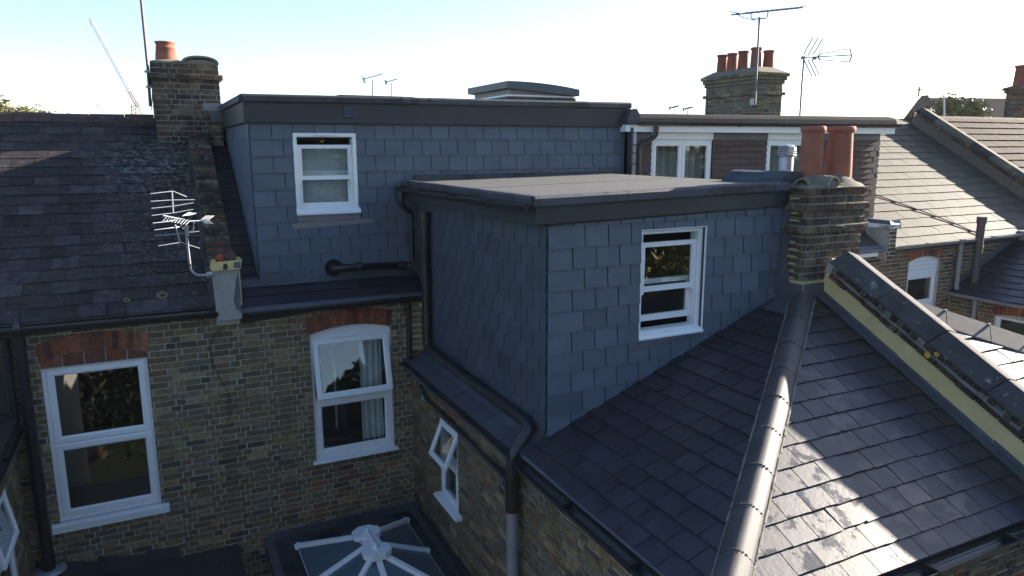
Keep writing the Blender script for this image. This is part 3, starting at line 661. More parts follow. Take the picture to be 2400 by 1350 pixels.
MB().sweep([(x * .84, z * .5) for x, z in ov], (-2.1, 2.99, 9.085), (-2.1, 3.6, 9.085), (1, 0, 0), (0, 0, 1)).build('tile_end_mortar', FLAU, c1)
MB().box(-2.11, -1.84, 2.97, 3.0, 8.42, 8.53).build('lead_flashing', LEADN, c1)
MB().prism([(-2.05, 2.98, 8.42), (-1.84, 2.98, 8.42), (-1.8, 2.98, 8.3), (-2.0, 2.98, 8.25)], (0, -.02, 0)).build('lead_flashing', LEAD, c1)
ml = thing('aerial_mast', 'rust-brown mast bracketed to the left side of the one-pot chimney', 'mast', (-2.8, 3.55, 8.5))
MB().tube([on_y(352, 250, 3.55), on_y(346, 160, 3.55), on_y(329, -12, 3.55)], [.022, .02, .018], 8).build('pole', RUST, ml)
for z in (8.76, 8.98): MB().box(-2.84, -2.74, 3.5, 3.56, z, z + .03).build('bracket', STEEL, ml)
MB().tube([on_y(355, 260, 3.5), on_y(357, 215, 3.5), on_y(362, 190, 3.5)], .006, 5).build('cable', BLACKP, ml)
# ------------------------------------------------------------------ the house in the middle: rear wall and eaves
oh = thing('terraced_house', 'middle house with a top-hung white window in dark stock brick below the big slate dormer', 'house', (0, 0, 0))
A2 = dict(a0=-1.306, a1=-.272, oi=5.612, oo=5.82, rise=.078)
h2 = rect(-1.3, -.262, 3.945, 5.62)
slab(F0, rect(-2.17, 3.4, 0.0, 6.0), [rect(-1.298, -.263, 3.955, 5.555), [(-1.298, 5.55), (-.263, 5.55), (-.272, 5.61), (-.53, 5.67), (-.79, 5.688), (-1.05, 5.67), (-1.3, 5.61)]]).build('rear_wall', MORT, oh)
def btint(p, t, rnd):
    if 3.0 < p.z < 3.9 and -1.4 < p.x < -.1 and rnd.random() < .25: return tuple(x * y for x, y in zip(t, (1.1, .75, .7)))
    return t
bricks(oh, F0, rect(-2.4, 0.18, 2.55, 5.95), holes=[h2, arch_hole(**A2), rect(-1.96, .2, 2.5, 3.12)], seed=41, a_start=-4.42, tintf=btint, own=lambda a: a > -2.17)
arch_bricks(oh, F0, A2['a0'], A2['a1'], A2['oi'], A2['oo'], A2['rise'], 15, 44)
w2 = frame_window(oh, F0, -1.298, -.263, 3.955, 5.555, -.05, [(-1.262, -.292, 4.775, 5.525, 13, .078), (-1.262, -.292, 4.0, 4.715, 0, .075)], transoms=(4.728,),
                  sill=(-1.345, -.23, 3.925, 3.955, .065), vents=((-.98, -.62, 5.535), (-.95, -.6, 4.722)))
hp = MB(); n = 12; top = [(A2['a0'] + .004 + (1.026) * k / n, A2['oi'] - .004 + A2['rise'] * (1 - (2 * k / n - 1) ** 2)) for k in range(n + 1)]
hp.prism([F0.P(a, b, -.075) for a, b in [(-1.3, 5.552), (-.264, 5.552)] + top[::-1]], F0.n * .02); hp.build('arched_head_panel', UPVC, w2)
drape(w2, F0, -.62, -.33, 4.0, 5.55, -.3, WCURT, 4, .03, 2)
MB().fbox(F0, -.85, -.825, 4.0, 5.4, -.9, -.86).build('curtain_pole', UPVC, w2)
# eaves strip in front of the dormer
MB().prism([(-2.07, -.035, 5.845), (-1.3, -.035, 5.905), (-.85, -.035, 5.935), (.19, -.035, 5.94), (.19, -.035, 6.0), (-2.07, -.035, 6.0)], (0, .033, 0)).build('gutter_board', BLACKP, oh)
ROOF_M = Fr((-2.06, -0.1, 6.03), (1, 0, 0), (0, C6, N6))
slab(ROOF_M, rect(0, 2.25, 0, 4.62), c0=-.12, c1=-.004).build('roof_slope', RSLATE, oh)
slates(oh, ROOF_M, rect(.0, 2.2, -.02, .34), .2, .26, RSLATE, seed=50, tints=(.6, .8))
slates(oh, ROOF_M, rect(.0, .26, .34, 4.0), .2, .26, RSLATE, seed=51, budget=40, tints=(.5, .75))
MB().prism([ROOF_M.P(.0, .36, .016), ROOF_M.P(2.2, .36, .016), ROOF_M.P(2.2, .5, .022), ROOF_M.P(.0, .5, .022)], ROOF_M.n * .004).build('lead_apron', LEAD, oh)
MB().prism([(-2.075, -.165, 6.005), (.16, -.165, 6.01), (.16, -.1, 6.04), (-2.075, -.1, 6.04)], (0, 0, .01)).build('eaves_lead', LEAD, oh)
gutter((-2.07, -.125, 5.985), (.17, -.125, 5.98), (0, -1, 0), .055, 'gutter', 'black gutter under the slate dormer between post and soil pipe')
back2 = Fr((9, 7.8, 6.0), (-1, 0, 0), (0, -C6, N6)); slab(back2, rect(0, 11.1, 0, 4.6), c0=-.12, c1=0).build('front_roof_slope', RSLATE, oh)
cb = thing('cable', 'thin black cable hanging loose on the brick wall between the two lower windows', 'cable', (-2.3, -.02, 5.8))
MB().tube([F0.P(*p, .018) for p in ((-2.2, 5.98), (-2.24, 5.86), (-2.38, 5.74), (-2.44, 5.62), (-2.43, 5.5), (-2.42, 5.38), (-2.36, 5.22), (-2.3, 5.1), (-2.27, 4.97), (-2.29, 4.86), (-2.28, 4.76), (-2.31, 4.66))], .0042, 6).build('wire', BLACKP, cb)

# ------------------------------------------------------------------ big slate dormer on the middle house
d1 = thing('roof_dormer', 'large flat-roofed dormer clad in blue-grey slate with a vent in its dark fascia', 'dormer', (.8, .3, 6.2))
FD = XF(.3); WD = rect(-1.31, -.545, 7.085, 8.055)
slab(FD, rect(-1.8, 3.5, 6.2, 8.2), [rect(-1.3, -.555, 7.1, 8.045)], c0=-.12, c1=-.002).build('front_wall', FASC, d1)
apr = [(-1.38, 6.93), (-1.36, 6.905), (-1.3, 6.9), (-.38, 6.93), (-.36, 6.98), (-.52, 7.0), (-.545, 7.09), (-1.31, 7.09), (-1.315, 6.965), (-1.37, 6.965)]
slates(d1, FD, rect(-1.8, 3.5, 6.235, 8.17), .2, .25, SLATE, holes=[WD, rect(-1.31, -.5, 6.99, 7.1)], vstart=5.98, seed=60, edge_double=True, jit=.5, chip=.06, ragged=.0012, odd=.05, tints=(.9, 1.09), gap=.010, t=.010)
FDl = YF(-1.8)
slab(FDl, [(-.3, 6.2), (-.3, 8.2), (-3.9, 8.2), (-3.9, 8.1)][::-1], c0=-.1, c1=-.002).build('left_cheek', FASC, d1)
slates(d1, FDl, [(-3.2, 7.95), (-.3, 6.2), (-.3, 8.17), (-3.2, 8.17)], .2, .25, SLATE, vstart=5.98, seed=61, jit=.5, chip=.03, tints=(.9, 1.05))
MB().prism([FD.P(a, b, .014) for a, b in apr], FD.n * .004).build('lead_apron', LEADN, d1)
MB().box(-1.858, 3.49, .232, .3, 8.172, 8.405).build('fascia', FASC, d1)
MB().box(-1.858, -1.8, .3, 3.2, 8.172, 8.405).build('fascia', FASC, d1)
MB().box(-1.858, -1.84, .2315, .234, 8.172, 8.405).build('corner_trim', FELTD, d1)
rf = MB(); rf.box(-1.86, 3.55, .23, 4.4, 8.40, 8.47); rf.build('roof_deck', FELT, d1)
xs = [-1.885, -.98, .03, .95, 1.86, 2.72, 3.35, 3.55]
def trim(parent, p0, p1, out, h=.085, w=.1, z=0.0, seg=None, seed=1):
    """felt edge trim pieces butted along a line, upper edge rounded"""
    p0, p1, out = V(p0), V(p1), V(out).normalized(); rnd = random.Random(seed); seg = seg or [0, 1]
    for s, e in zip(seg[:-1], seg[1:]):
        a, b = p0.lerp(p1, s), p0.lerp(p1, e); d = (b - a).normalized() * .002; k = rnd.uniform(-.002, .002)
        pr = [(.0, -h), (.03 + k, -h), (.036 + k, -h + .01), (.036 + k, -.02), (.028 + k, -.004), (.012, .004), (-w * .5, .006), (-w, -.004), (-w, -.03), (0, -.03)]
        MB().sweep(pr, a + d, b - d, out, V((0, 0, 1)), grey(rnd, .75, 1.25)).build('edge_trim', FELTD, parent)
tt = [(x + 1.885) / 5.435 for x in xs]
trim(d1, (-1.86, .225, 8.49), (3.55, .225, 8.52), (0, -1, 0), seg=tt, seed=4)
trim(d1, (-1.86, 3.2, 8.5), (-1.86, .26, 8.49), (-1, 0, 0), seg=[0, .35, .7, 1], seed=5)
vg = MB(); FV = XF(.232)
vg.ring(FV, -.695, -.56, 8.24, 8.375, [(0, 0), (0, .012), (.008, .014), (.01, .004), (.01, 0)])
for k in range(3): vg.prism([FV.P(-.684, 8.252 + k * .041, .002), FV.P(-.684, 8.252 + k * .041, .014), FV.P(-.684, 8.285 + k * .041, .004)], FV.u * .113)
vg.build('vent_grille', pmat("navy_plastic", (.035, .04, .06), None, 3, .45), d1)
sw = sliding_sash(d1, FD, -1.312, -.543, 7.095, 8.055, .085, 7.49, .0, ROOM_L)
m = MB(); m.lathe([(0, .03), (.03, .028), (.045, .01), (.045, -.01), (.03, -.03), (0, -.033)], (-.9, .62, 7.96), 14); m.tube([(-.9, .62, 7.98), (-.9, .62, 8.3)], .006, 6); m.build('ceiling_lamp', BRASS, sw)
MB().box(-1.25, -.6, .45, .5, 7.53, 7.6).build('bath_edge', UPVC, sw)
MB().box(-1.28, -.57, .5, .515, 6.9, 7.9).build('inner_screen', pmat("grey_green_wall", (.5, .54, .54), (.58, .6, .59), 4, .7), sw)
# right-hand end: soaker strip
MB().box(3.5, 3.53, .1, .3, 7.0, 8.16).build('edge_strip', FELTD, d1)
MB().box(3.49, 3.6, .19, .3, 8.15, 8.42).build('fascia_end', FELTD, d1)

# ------------------------------------------------------------------ roof lights on the dormer
rl = thing('roof_light', 'grey box roof light with its lid propped open on the dormer roof', 'roof light', (2.9, 2.8, 8.5))
MB().box(2.55, 3.86, 2.3, 3.87, 8.44, 8.715).build('kerb', FELTD, rl)
for k in range(2): MB().box(2.95 + k * .5, 2.956 + k * .5, 2.292, 2.3, 8.46, 8.71).build('kerb_joint', FASC, rl)
def tiltbox(x0, x1, y0, y1, zl, zr, h, bow=0.0):
    m = MB(); n = 8; vs = []
    for i in range(n + 1):
        t = i / n; x = x0 + (x1 - x0) * t; z = zl + (zr - zl) * t; b = bow * (1 - (2 * t - 1) ** 2)
        vs += [(x, y0, z), (x, y1, z), (x, y1, z + h + b), (x, y0, z + h + b)]
    fs = [(0, 1, 2, 3), (n * 4 + 3, n * 4 + 2, n * 4 + 1, n * 4)]
    for i in range(n):
        q = i * 4; fs += [(q, q + 4, q + 5, q + 1), (q + 1, q + 5, q + 6, q + 2), (q + 2, q + 6, q + 7, q + 3), (q + 3, q + 7, q + 4, q)]
    return m.add(vs, fs)
tiltbox(2.58, 3.84, 2.33, 3.84, 8.716, 8.716, .03).build('inner_frame', UPVC, rl)
MB().hexa([(2.6, 2.34, 8.747), (3.6, 2.34, 8.747), (3.6, 3.82, 8.747), (2.6, 3.82, 8.747), (2.6, 2.34, 8.84), (3.6, 2.34, 8.765), (3.6, 3.82, 8.765), (2.6, 3.82, 8.84)]).build('seal_frame', pmat("warm_grey_frame", (.2, .17, .16), None, 4, .5), rl)
lid = tiltbox(2.51, 3.9, 2.24, 3.93, 8.842, 8.745, .112, .03).build('lid', pmat("grey_blue_metal", (.04, .058, .07), (.05, .07, .083), 3, .45), rl)
MB().box(2.46, 2.56, 3.2, 3.5, 8.62, 8.7).build('hinge_arm', BLACKP, rl)
fl2 = thing('roof_light', 'low flat black roof light lying near the left end of the dormer roof', 'roof light', (.2, 2.4, 8.5))
MB().box(-.23, .88, 2.35, 3.3, 8.45, 8.6).build('kerb', FASC, fl2); MB().box(-.26, .91, 2.32, 3.33, 8.602, 8.66).build('lid', BLACKP, fl2)

# ------------------------------------------------------------------ rear wing: walls, hip roof
zs_ = lambda x: 5.15 + .391 * x
ze_ = lambda y: 6.35 + .5206 * (y + 3.608)
wg = thing('rear_wing', 'rear wing with stock brick side wall under the wet dark slate hip roof', 'house extension', (1.7, -3, 0))
FS = YF(0.0)
slab(FS, rect(0, 5.98, 0, 5.12), [rect(1.03, 1.6, 3.69, 4.67)]).build('side_wall', MORT, wg)
def stint(p, t, rnd):
    if -1.62 < p.y < -.9 and p.z > 4.68 and rnd.random() < .7: return pick(rnd, PAL_RED)
    return t
bricks(wg, FS, rect(0.004, 5.97, 2.95, 5.06), holes=[rect(1.02, 1.61, 3.67, 4.68)], seed=71, tintf=stint, pal=PAL_STOCK + [((.15, .12, .075), 3)], budget=240)
w3 = frame_window(wg, FS, 1.03, 1.6, 3.69, 4.67, -.012, [(1.045, 1.585, 4.21, 4.655, 22, .06), (1.06, 1.57, 3.72, 4.19, 0, .06)], transoms=(4.2,), sill=(.98, 1.72, 3.655, 3.69, .085), vents=())
FE = XF(-5.96)
slab(FE, rect(0.0, 3.4, 0, 5.08), c0=-.2).build('end_wall', MORT, wg)
bricks(wg, FE, rect(.0, 3.4, 4.1, 5.03), seed=74, pal=PAL_MIX, budget=55, holes=[rect(1.1, 2.05, 4.0, 5.04)])
rr = random.Random(6); pcs = []
for k in range(15):
    q = [(1.1 + k * .0633 + .005, 4.82), (1.1 + (k + 1) * .0633 - .005, 4.82), (1.1 + (k + 1) * .0633 - .005, 5.035), (1.1 + k * .0633 + .005, 5.035)]
    vs, fs = brick_geo([q], .006, .004); pcs.append((None, vs, fs, FE.M(), pick(rr, PAL_RED)))
emit(wg, 'arch_brick', pcs, BRICK)
# eaves strip beside the dormer: lead bays
for k in range(4):
    y0, y1 = -3.28 + k * .82, -3.28 + (k + 1) * .82 - .012
    MB().prism([(-.1, y0, 5.135), (.1, y0, 5.18), (.2, y0, 5.25), (.2, y0, 5.0), (-.1, y0, 5.0)], (0, y1 - y0, 0), (1, 1, 1)).build('lead_bay', LEAD, wg)
# left slope
SL = math.atan(.391); FSl = Fr((-.075, 0, zs_(-.075)), (0, -1, 0), (math.cos(SL), 0, math.sin(SL)))
k_ = 1 / math.cos(SL)
def hip_y(x): return (zs_(x) - 6.35) / .5206 - 3.608
xt = 3.2
left_reg = [(3.32, 0), (-hip_y(-.075), 0), (-hip_y(xt), (xt + .075) * k_), (3.32, (xt + .075) * k_)]
slab(FSl, left_reg, c0=-.1, c1=-.004).build('left_roof_slope', RSLATE, wg)
slates(wg, FSl, left_reg, .2, .255, RSLATE, seed=80, t=.0075, gap=.006, jit=1.4, ragged=.003, chip=.12, tints=(.75, 1.05), vstart=-.025)
# end slope
SE = math.atan(.5206); FEl = Fr((-.1, -6.035, ze_(-6.035)), (1, 0, 0), (0, math.cos(SE), math.sin(SE)))
def hip_x(y): return (ze_(y) - 5.15) / .391
yt = -3.64; ln = (yt + 6.035) / math.cos(SE)
end_reg = [(max(0, hip_x(-6.035) + .1), 0), (3.43, 0), (3.43, ln), (hip_x(yt) + .1, ln)]
slab(FEl, end_reg, c0=-.1, c1=-.004).build('end_roof_slope', RSLATE, wg)
slates(wg, FEl, end_reg, .186, .243, RSLATE, seed=84, t=.0075, gap=.006, jit=1.5, ragged=.004, chip=.14, tints=(.85, 1.15), vstart=-.02, ustart=.125)
# hip tiles
H1, H2 = V((3.046, hip_y(3.046), zs_(3.046))), V((-.1, hip_y(-.1), zs_(-.1)))
dv = (H2 - H1); HL = dv.length; dv.normalize(); hs = dv.cross(V((0, 0, 1))).normalized(); hu = hs.cross(dv).normalized()
jn = [.0, .534, 1.008, 1.45, 1.872, 2.30, 2.75, 3.177, 3.598, 4.02, HL + .03]
for a, b in zip(jn[:-1], jn[1:]):
    pr = []; R0, R1 = .118, .102
    ou = [(.114, -.012), (.089, .018), (.062, .049), (.041, .067), (.021, .076), (0, .079)]
    ou = ou + [(-x, z) for x, z in ou[-2::-1]]; pr = ou + [(x * .88, z - .016) for x, z in ou[::-1]]
    m = MB(); lift = RND.uniform(0, .005); m.sweep([(x, y + .008 + lift) for x, y in pr], H1 + dv * (a + .006), H1 + dv * (b + .0), hs, hu, grey(RND, .9, 1.08, .01), smooth=True)
    m.build('hip_tile', HIPT, wg)
for a in jn[1:-1]:                                      # mortar and clips at the joints
    m = MB(); p = H1 + dv * a
    for k in range(11):
        q0 = ou[k]; q = p + hs * q0[0] + hu * (q0[1] + .014)
        s = RND.uniform(.003, .007); m.box(q.x - s, q.x + s, q.y - s, q.y + s, q.z - s, q.z + s * .5, (.16, .155, .16))
    m.build('joint_clips', MORT, wg)
for sgn in (-1, 1):                                     # bedding along both edges of the hip
    m = MB(); n = 60
    for k in range(n):
        a = HL * k / n; p = H1 + dv * a + hs * sgn * .115 + hu * (-.008); w = RND.uniform(.008, .016)
        q = H1 + dv * (a + HL / n) + hs * sgn * .115 + hu * (-.008)
        m.tube([p, q], w, 5, grey(RND, .35, .6), caps=False)
    m.build('hip_bedding', MORT, wg)
gutter((-.13, -3.34, 5.09), (-.13, -6.1, 5.06), (-1, 0, 0), .06, 'gutter', 'black gutter along the side eaves of the wet slate hip roof')
gutter((-.135, -.02, 5.12), (-.135, -3.28, 5.11), (-1, 0, 0), .038, 'gutter', 'black gutter below the lead strip at the foot of the smaller dormer')
gutter((-.12, -6.1, 5.05), (3.5, -6.1, 5.05), (0, -1, 0), .06, 'gutter', 'black gutter below the sunlit end slope in the bottom right corner')
MB().sweep([(-.004, -.0), (.02, -.012), (.02, -.002), (-.0, .012)], (-.07, -3.4, 5.135), (-.07, -6.0, 5.115), (-1, 0, 0), (0, 0, 1)).build('eaves_tray', LEAD, wg)
MB().box(-.08, .0, -6.02, 0, 4.98, 5.08).build('soffit_board', BLACKP, wg)
MB().box(.0, 3.4, -6.04, -5.97, 4.99, 5.05).build('soffit_board', BLACKP, wg)
# lead saddle under the chimney and step flashing
MB().prism([FSl.P(-hip_y(2.75) - .42, (2.72 + .075) * k_, .016), FSl.P(-hip_y(2.72) - .02, (2.72 + .075) * k_, .016), FSl.P(-hip_y(3.05) - .05, (3.06 + .075) * k_, .016), FSl.P(3.34, (3.06 + .075) * k_, .016)], FSl.n * .005).build('lead_saddle', LEAD, wg)
for k in range(5):                                     # wet lead along the parapet, in lengths
    b0, b1 = k * .545 + .0, (k + 1) * .545 - .008
    if b1 > ln: b1 = ln
    MB().prism([FEl.P(3.43 - .11, b0, .02), FEl.P(3.43 - .11, b1, .02), FEl.P(3.428, b1, .02), FEl.P(3.428, b0, .02)], FEl.n * .005).build('lead_soaker', LEAD, wg)
# ------------------------------------------------------------------ smaller dormer on the wing
d2 = thing('roof_dormer', 'smaller flat-roofed slate dormer standing on the rear wing hip roof with open sash', 'dormer', (1.6, -1.6, 5.2))
FF = XF(-3.33); PX = lambda x: 5.16 + .391 * x
fr_reg = [(.2, PX(.2)), (2.98, PX(2.98)), (2.98, 7.27), (.2, 7.2)]
slab(FF, [(.2, PX(.2) - .05), (2.98, PX(2.98) - .05), (2.98, 7.3), (.2, 7.22)], [rect(1.215, 1.965, 6.08, 7.1)], c0=-.12, c1=-.002).build('front_wall', FASC, d2)
ap2 = [(1.105, 5.985), (1.12, 5.955), (1.16, 5.945), (2.1, 6.03), (2.06, 6.055), (1.985, 6.065), (1.2, 6.065), (1.195, 5.99)]
slates(d2, FF, fr_reg, .193, .252, SLATE, holes=[rect(1.2, 1.98, 6.055, 7.115)], vstart=6.995 - .193 * 11, seed=90, edge_double=True, jit=.8, chip=.25, ragged=.0018, odd=.06, tints=(.9, 1.09), gap=.011, t=.010)
MB().prism([FF.P(a, b, .016) for a, b in ap2], FF.n * .004).build('lead_apron', LEAD, d2)
FSd = YF(.2)
sd_reg = [(-.3, 5.25), (3.33, 5.23), (3.33, 7.2), (-.3, 7.24)]
slab(FSd, [(-.28, 5.2), (3.32, 5.18), (3.32, 7.3), (-.28, 7.3)], c0=-.1, c1=-.002).build('side_wall', FASC, d2)
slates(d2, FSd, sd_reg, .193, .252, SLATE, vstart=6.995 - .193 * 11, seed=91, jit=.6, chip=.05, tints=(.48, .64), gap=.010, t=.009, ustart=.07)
# window, set back with white reveals
sw2 = sliding_sash(d2, FF, 1.205, 1.975, 6.07, 7.11, .075, 6.5, .075, ROOM_D, recess=.045)
MB().ring(FF, 1.2, 1.98, 6.045, 7.115, [(0, -.03), (0, .018), (.008, .018), (.008, -.03)]).build('reveal', UPVC, sw2)
# roof: fascia, trim, felt deck with a fall to the left
FT = .0187
def fz(x): return 7.455 + FT * x
MB().hexa([(.045, -3.4, 7.225), (3.0, -3.4, 7.285), (3.0, -3.33, 7.285), (.045, -3.33, 7.225), (.045, -3.4, 7.40), (3.0, -3.4, 7.452), (3.0, -3.33, 7.452), (.045, -3.33, 7.40)]).build('fascia', FASC, d2)
MB().hexa([(.045, -3.33, 7.215), (.2, -3.33, 7.215), (.2, .24, 7.225), (.045, .24, 7.225), (.045, -3.33, 7.39), (.2, -3.33, 7.39), (.2, .24, 7.39), (.045, .24, 7.39)]).build('fascia', FASC, d2)
MB().hexa([(.06, -3.39, 7.40), (3.02, -3.39, 7.452), (3.02, .295, 7.452), (.06, .295, 7.40), (.06, -3.39, fz(.06) - .006), (3.02, -3.39, fz(3.02) - .006), (3.02, .295, fz(3.02) - .006), (.06, .295, fz(.06) - .006)]).build('roof_deck', FELT, d2)
for y in (-1.75,): MB().hexa([(.1, y, fz(.1) - .006), (2.9, y + .05, fz(2.9) - .006), (2.9, y + 1.0, fz(2.9) - .006), (.1, y + .95, fz(.1) - .006), (.1, y, fz(.1) - .0035), (2.9, y + .05, fz(2.9) - .0035), (2.9, y + 1.0, fz(2.9) - .005), (.1, y + .95, fz(.1) - .005)]).build('felt_sheet', FELT, d2)
trim(d2, (.02, -3.4, fz(0) + .012), (2.97, -3.4, fz(3) + .012), (0, -1, 0), h=.09, seg=[0, .013, .32, .66, .93, 1], seed=7)
trim(d2, (.035, .25, fz(0) + .012), (.035, -3.4, fz(0) + .012), (-1, 0, 0), h=.075, seg=[0, .3, .62, 1], seed=8)
# felt upstand along the right edge towards the chimney
up = [(0, 0), (.07, .05), (.12, .1), (.2, .115), (.3, .105), (.3, -.1), (0, -.1)]
MB().sweep(up, (2.9, -2.5, fz(2.9)), (2.9, -3.36, fz(2.9)), (1, 0, 0), (0, 0, 1), (.95, 1, 1.05), smooth=False).build('felt_upstand', FELTD, d2)
MB().prism([(2.86, -3.37, 7.46), (3.06, -3.37, 7.5), (3.12, -3.4, 7.62), (3.0, -3.39, 7.63), (2.9, -3.38, 7.56)], (0, .3, 0)).build('felt_upstand', FELTD, d2)
MB().box(.2, 3.45, .235, .298, 7.44, 7.53).build('wall_flashing', FELTD, d2)
# lead soakers against the chimney
MB().prism([(2.93, -3.348, 6.36), (3.0, -3.348, 6.38), (3.0, -3.348, 7.24), (2.985, -3.348, 7.24), (2.96, -3.348, 6.9)], (0, -.008, 0)).build('lead_cover', LEAD, d2)
MB().prism([(2.985, -3.34, 6.42), (2.985, -3.48, 6.46), (2.985, -3.47, 6.6), (2.985, -3.42, 6.75), (2.985, -3.45, 6.95), (2.985, -3.4, 7.05), (2.985, -3.44, 7.22), (2.985, -3.34, 7.25)], (.012, 0, 0)).build('lead_cover', LEAD, d2)
gutter((-.03, .2, 7.37), (-.03, -3.42, 7.385), (-1, 0, 0), .05, 'gutter', 'black gutter along the left edge of the smaller dormer')
pipe('downpipe', 'black downpipe with swan neck in the corner between the two slate dormers', 'drainpipe',
     [(-.03, .13, 7.34), (-.03, .13, 7.21)] + bendpts((-.03, .13, 7.21), (-.03, .13, 7.15), (.11, .17, 7.06), .06)[1:] + bendpts((-.03, .13, 7.15), (.11, .17, 7.06), (.11, .17, 6.9), .06) + [(.11, .17, 6.42)], .034, BLACKP,
     [((-.03, .13, 7.27), (0, 0, 1), .09), ((.11, .17, 7.0), (0, 0, 1), .07)], clips=[((.11, .17, 6.75), (.04, .22, 6.75))])
pipe('soil_pipe', 'thick black vent pipe standing against the dark side of the smaller dormer', 'drainpipe',
     [(.11, -.36, 7.1), (.11, -.34, 6.3), (.11, -.33, 5.5)] + bendpts((.11, -.33, 5.5), (.11, -.33, 5.36), (.11, -.8, 5.345), .1) + [(.11, -1.6, 5.335), (.11, -3.0, 5.325)] + bendpts((.11, -2.8, 5.325), (.11, -3.2, 5.32), (-.1, -3.22, 5.1), .1) + bendpts((.11, -3.2, 5.32), (-.11, -3.24, 5.08), (-.11, -3.25, 4.9), .08) + [(-.11, -3.25, 4.72)],
     .055, BLACKP, [((.11, -.355, 7.04), (0, 0, 1), .13), ((.11, -.345, 6.86), (0, 0, 1), .05), ((.11, -.34, 6.35), (0, 0, 1), .1), ((.11, -.335, 5.75), (0, 0, 1), .1), ((-.11, -3.25, 4.93), (0, 0, 1), .13), ((.02, -3.22, 5.23), (.22, .02, .24), .1)],
     clips=[((.11, -.345, 6.86), (.2, -.345, 6.86))])
wy = pipe('soil_pipe', 'grey soil pipe with black branch fitting on the wing side wall', 'drainpipe', [(-.11, -3.25, 4.55), (-.11, -3.25, 2.9)], .055, GREYP, [])
for z, l, rr_ in ((4.82, .1, .075), (4.72, .16, .068), (4.6, .11, .074)): MB().tube([(-.11, -3.25, z - l / 2), (-.11, -3.25, z + l / 2)], rr_, 16).build('branch_fitting', BLACKP, wy)
MB().tube([(-.11, -3.25, 4.68), (-.17, -3.15, 4.78)], .05, 12).build('branch_fitting', BLACKP, wy)
MB().tube([(-.11, -3.25, 4.74), (-.18, -3.17, 4.72)], .03, 10).build('branch_fitting', BLACKP, wy)
wp = pipe('waste_pipe', 'thin black waste pipe sloping along the top of the wing side wall', 'drainpipe', [(.02, -.5, 4.93)] + bendpts((.02, -.5, 4.93), (-.05, -.5, 4.93), (-.05, -.52, 4.84), .03) + [(-.05, -.66, 4.815), (-.05, -2.0, 4.78), (-.06, -3.15, 4.75)], .024, BLACKP, [((-.05, -.68, 4.813), (0, 1, 0), .06)])
MB().box(-.03, -.009, -.58, -.48, 4.74, 4.83).build('wall_box', UPVC, wp)
pipe('downpipe', 'slim black downpipe in the inner corner of the brick yard', 'drainpipe', [(-.04, -.06, 5.93), (-.04, -.06, 5.3)] + bendpts((-.04, -.06, 5.3), (-.04, -.06, 5.2), (-.1, -.12, 5.14), .05), .034, BLACKP, [((-.04, -.06, 5.85), (0, 0, 1), .08)])
hz = pipe('soil_pipe', 'horizontal black soil pipe leaving the big dormer front through a round collar', 'drainpipe', [(-.91, .31, 6.39)] + bendpts((-.91, .31, 6.39), (-.91, .19, 6.385), (-.7, .185, 6.385), .07) + [(.02, .18, 6.36)] + bendpts((-.2, .18, 6.36), (.1, .18, 6.35), (.12, -.1, 6.34), .09) + [(.115, -.28, 6.34)], .05, BLACKP, [((-.6, .185, 6.383), (1, 0, 0), .06), ((-.05, .18, 6.362), (1, 0, 0), .1)])
MB().lathe([(.05, .0), (.085, .005), (.105, .02), (.11, .03)][::-1], (-.91, .27, 6.39), 20, (0, -1, 0)).build('wall_collar', BLACKP, hz)
MB().fbox(FD, -.99, -.83, 6.28, 6.31, .01, .02).build('collar_plate', SLATE, hz)
MB().box(.13, .18, -.012, -.004, 5.8, 5.99).build('white_marker', UPVC, oh)
tm = MB()                                               # toothed mortar where the side wall meets the old bricks
for k in range(9): tm.prism([(.0, -.012, 5.275 + k * .075), (.155, -.012, 5.275 + k * .075), (.165, -.012, 5.295 + k * .075), (.13, -.012, 5.315 + k * .075), (.0, -.012, 5.31 + k * .075)], (0, -.012, 0), grey(RND, .7, 1.0))
tm.build('mortar_teeth', YMORT, oh)

# ------------------------------------------------------------------ wing chimney and party parapet
c2 = stack('chimney_stack', 'broad sooty chimney with two tall terracotta pots against the smaller dormer', 3.02, 3.84, -3.62, -2.75, 6.3, 7.47, [(7.012, .045), (7.235, .04)], 'fl', 101, PAL_DARK + [((.15, .1, .075), 2)], bud=160, course=.0745)
MB().box(3.005, 3.34, -3.632, -3.3, 6.49, 6.515).build('mortar_ledge', YMORT, c2)
MB().box(3.0, 3.33, -3.64, -3.3, 6.28, 6.49).build('lead_skirt', LEAD, c2)
MB().box(3.02, 3.03, -3.644, -3.64, 6.3, 6.49).build('lead_seam', STEEL, c2)
for k in range(12):
    z = 6.53 + k * .0745
    if k not in (6, 7): MB().prism([(3.012, -3.4, z), (3.012, -3.52 - RND.uniform(-.02, .05), z + .004), (3.012, -3.5 - RND.uniform(-.02, .03), z + .018), (3.012, -3.4, z + .016)], (-.008, 0, 0)).build('yellow_joint', YMORT, c2)
mound(c2, 2.99, 3.88, -3.65, -2.72, 7.468, .14, [(3.3, -3.36, .1, .25), (3.66, -3.4, .15, .2), (3.33, -3.0, .15, .22)], seed=5)
p1, p2 = on_y(1899, 400, -3.33), on_y(1964, 400, -3.38); pot(c2, p1.x, -3.33, 7.55, .535, .122, .106, .02); pot(c2, p2.x, -3.38, 7.55, .535, .138, .12, .024)
halftile(c2, (3.335, -3.66, 7.485), (3.3, -3.2, 7.5), .1, th=.022)
MB().prism([(3.335 + math.cos(math.pi * k / 10) * .08, -3.64, 7.475 + math.sin(math.pi * k / 10) * .08) for k in range(11)], (0, .1, 0)).build('tile_end_mortar', FLAU, c2)
halftile(c2, (3.05, -3.5, 7.49), (3.3, -3.35, 7.5), .075, th=.018)
cw = MB(); vx, vy = on_y(1842, 380, -3.0).x + .05, -3.0
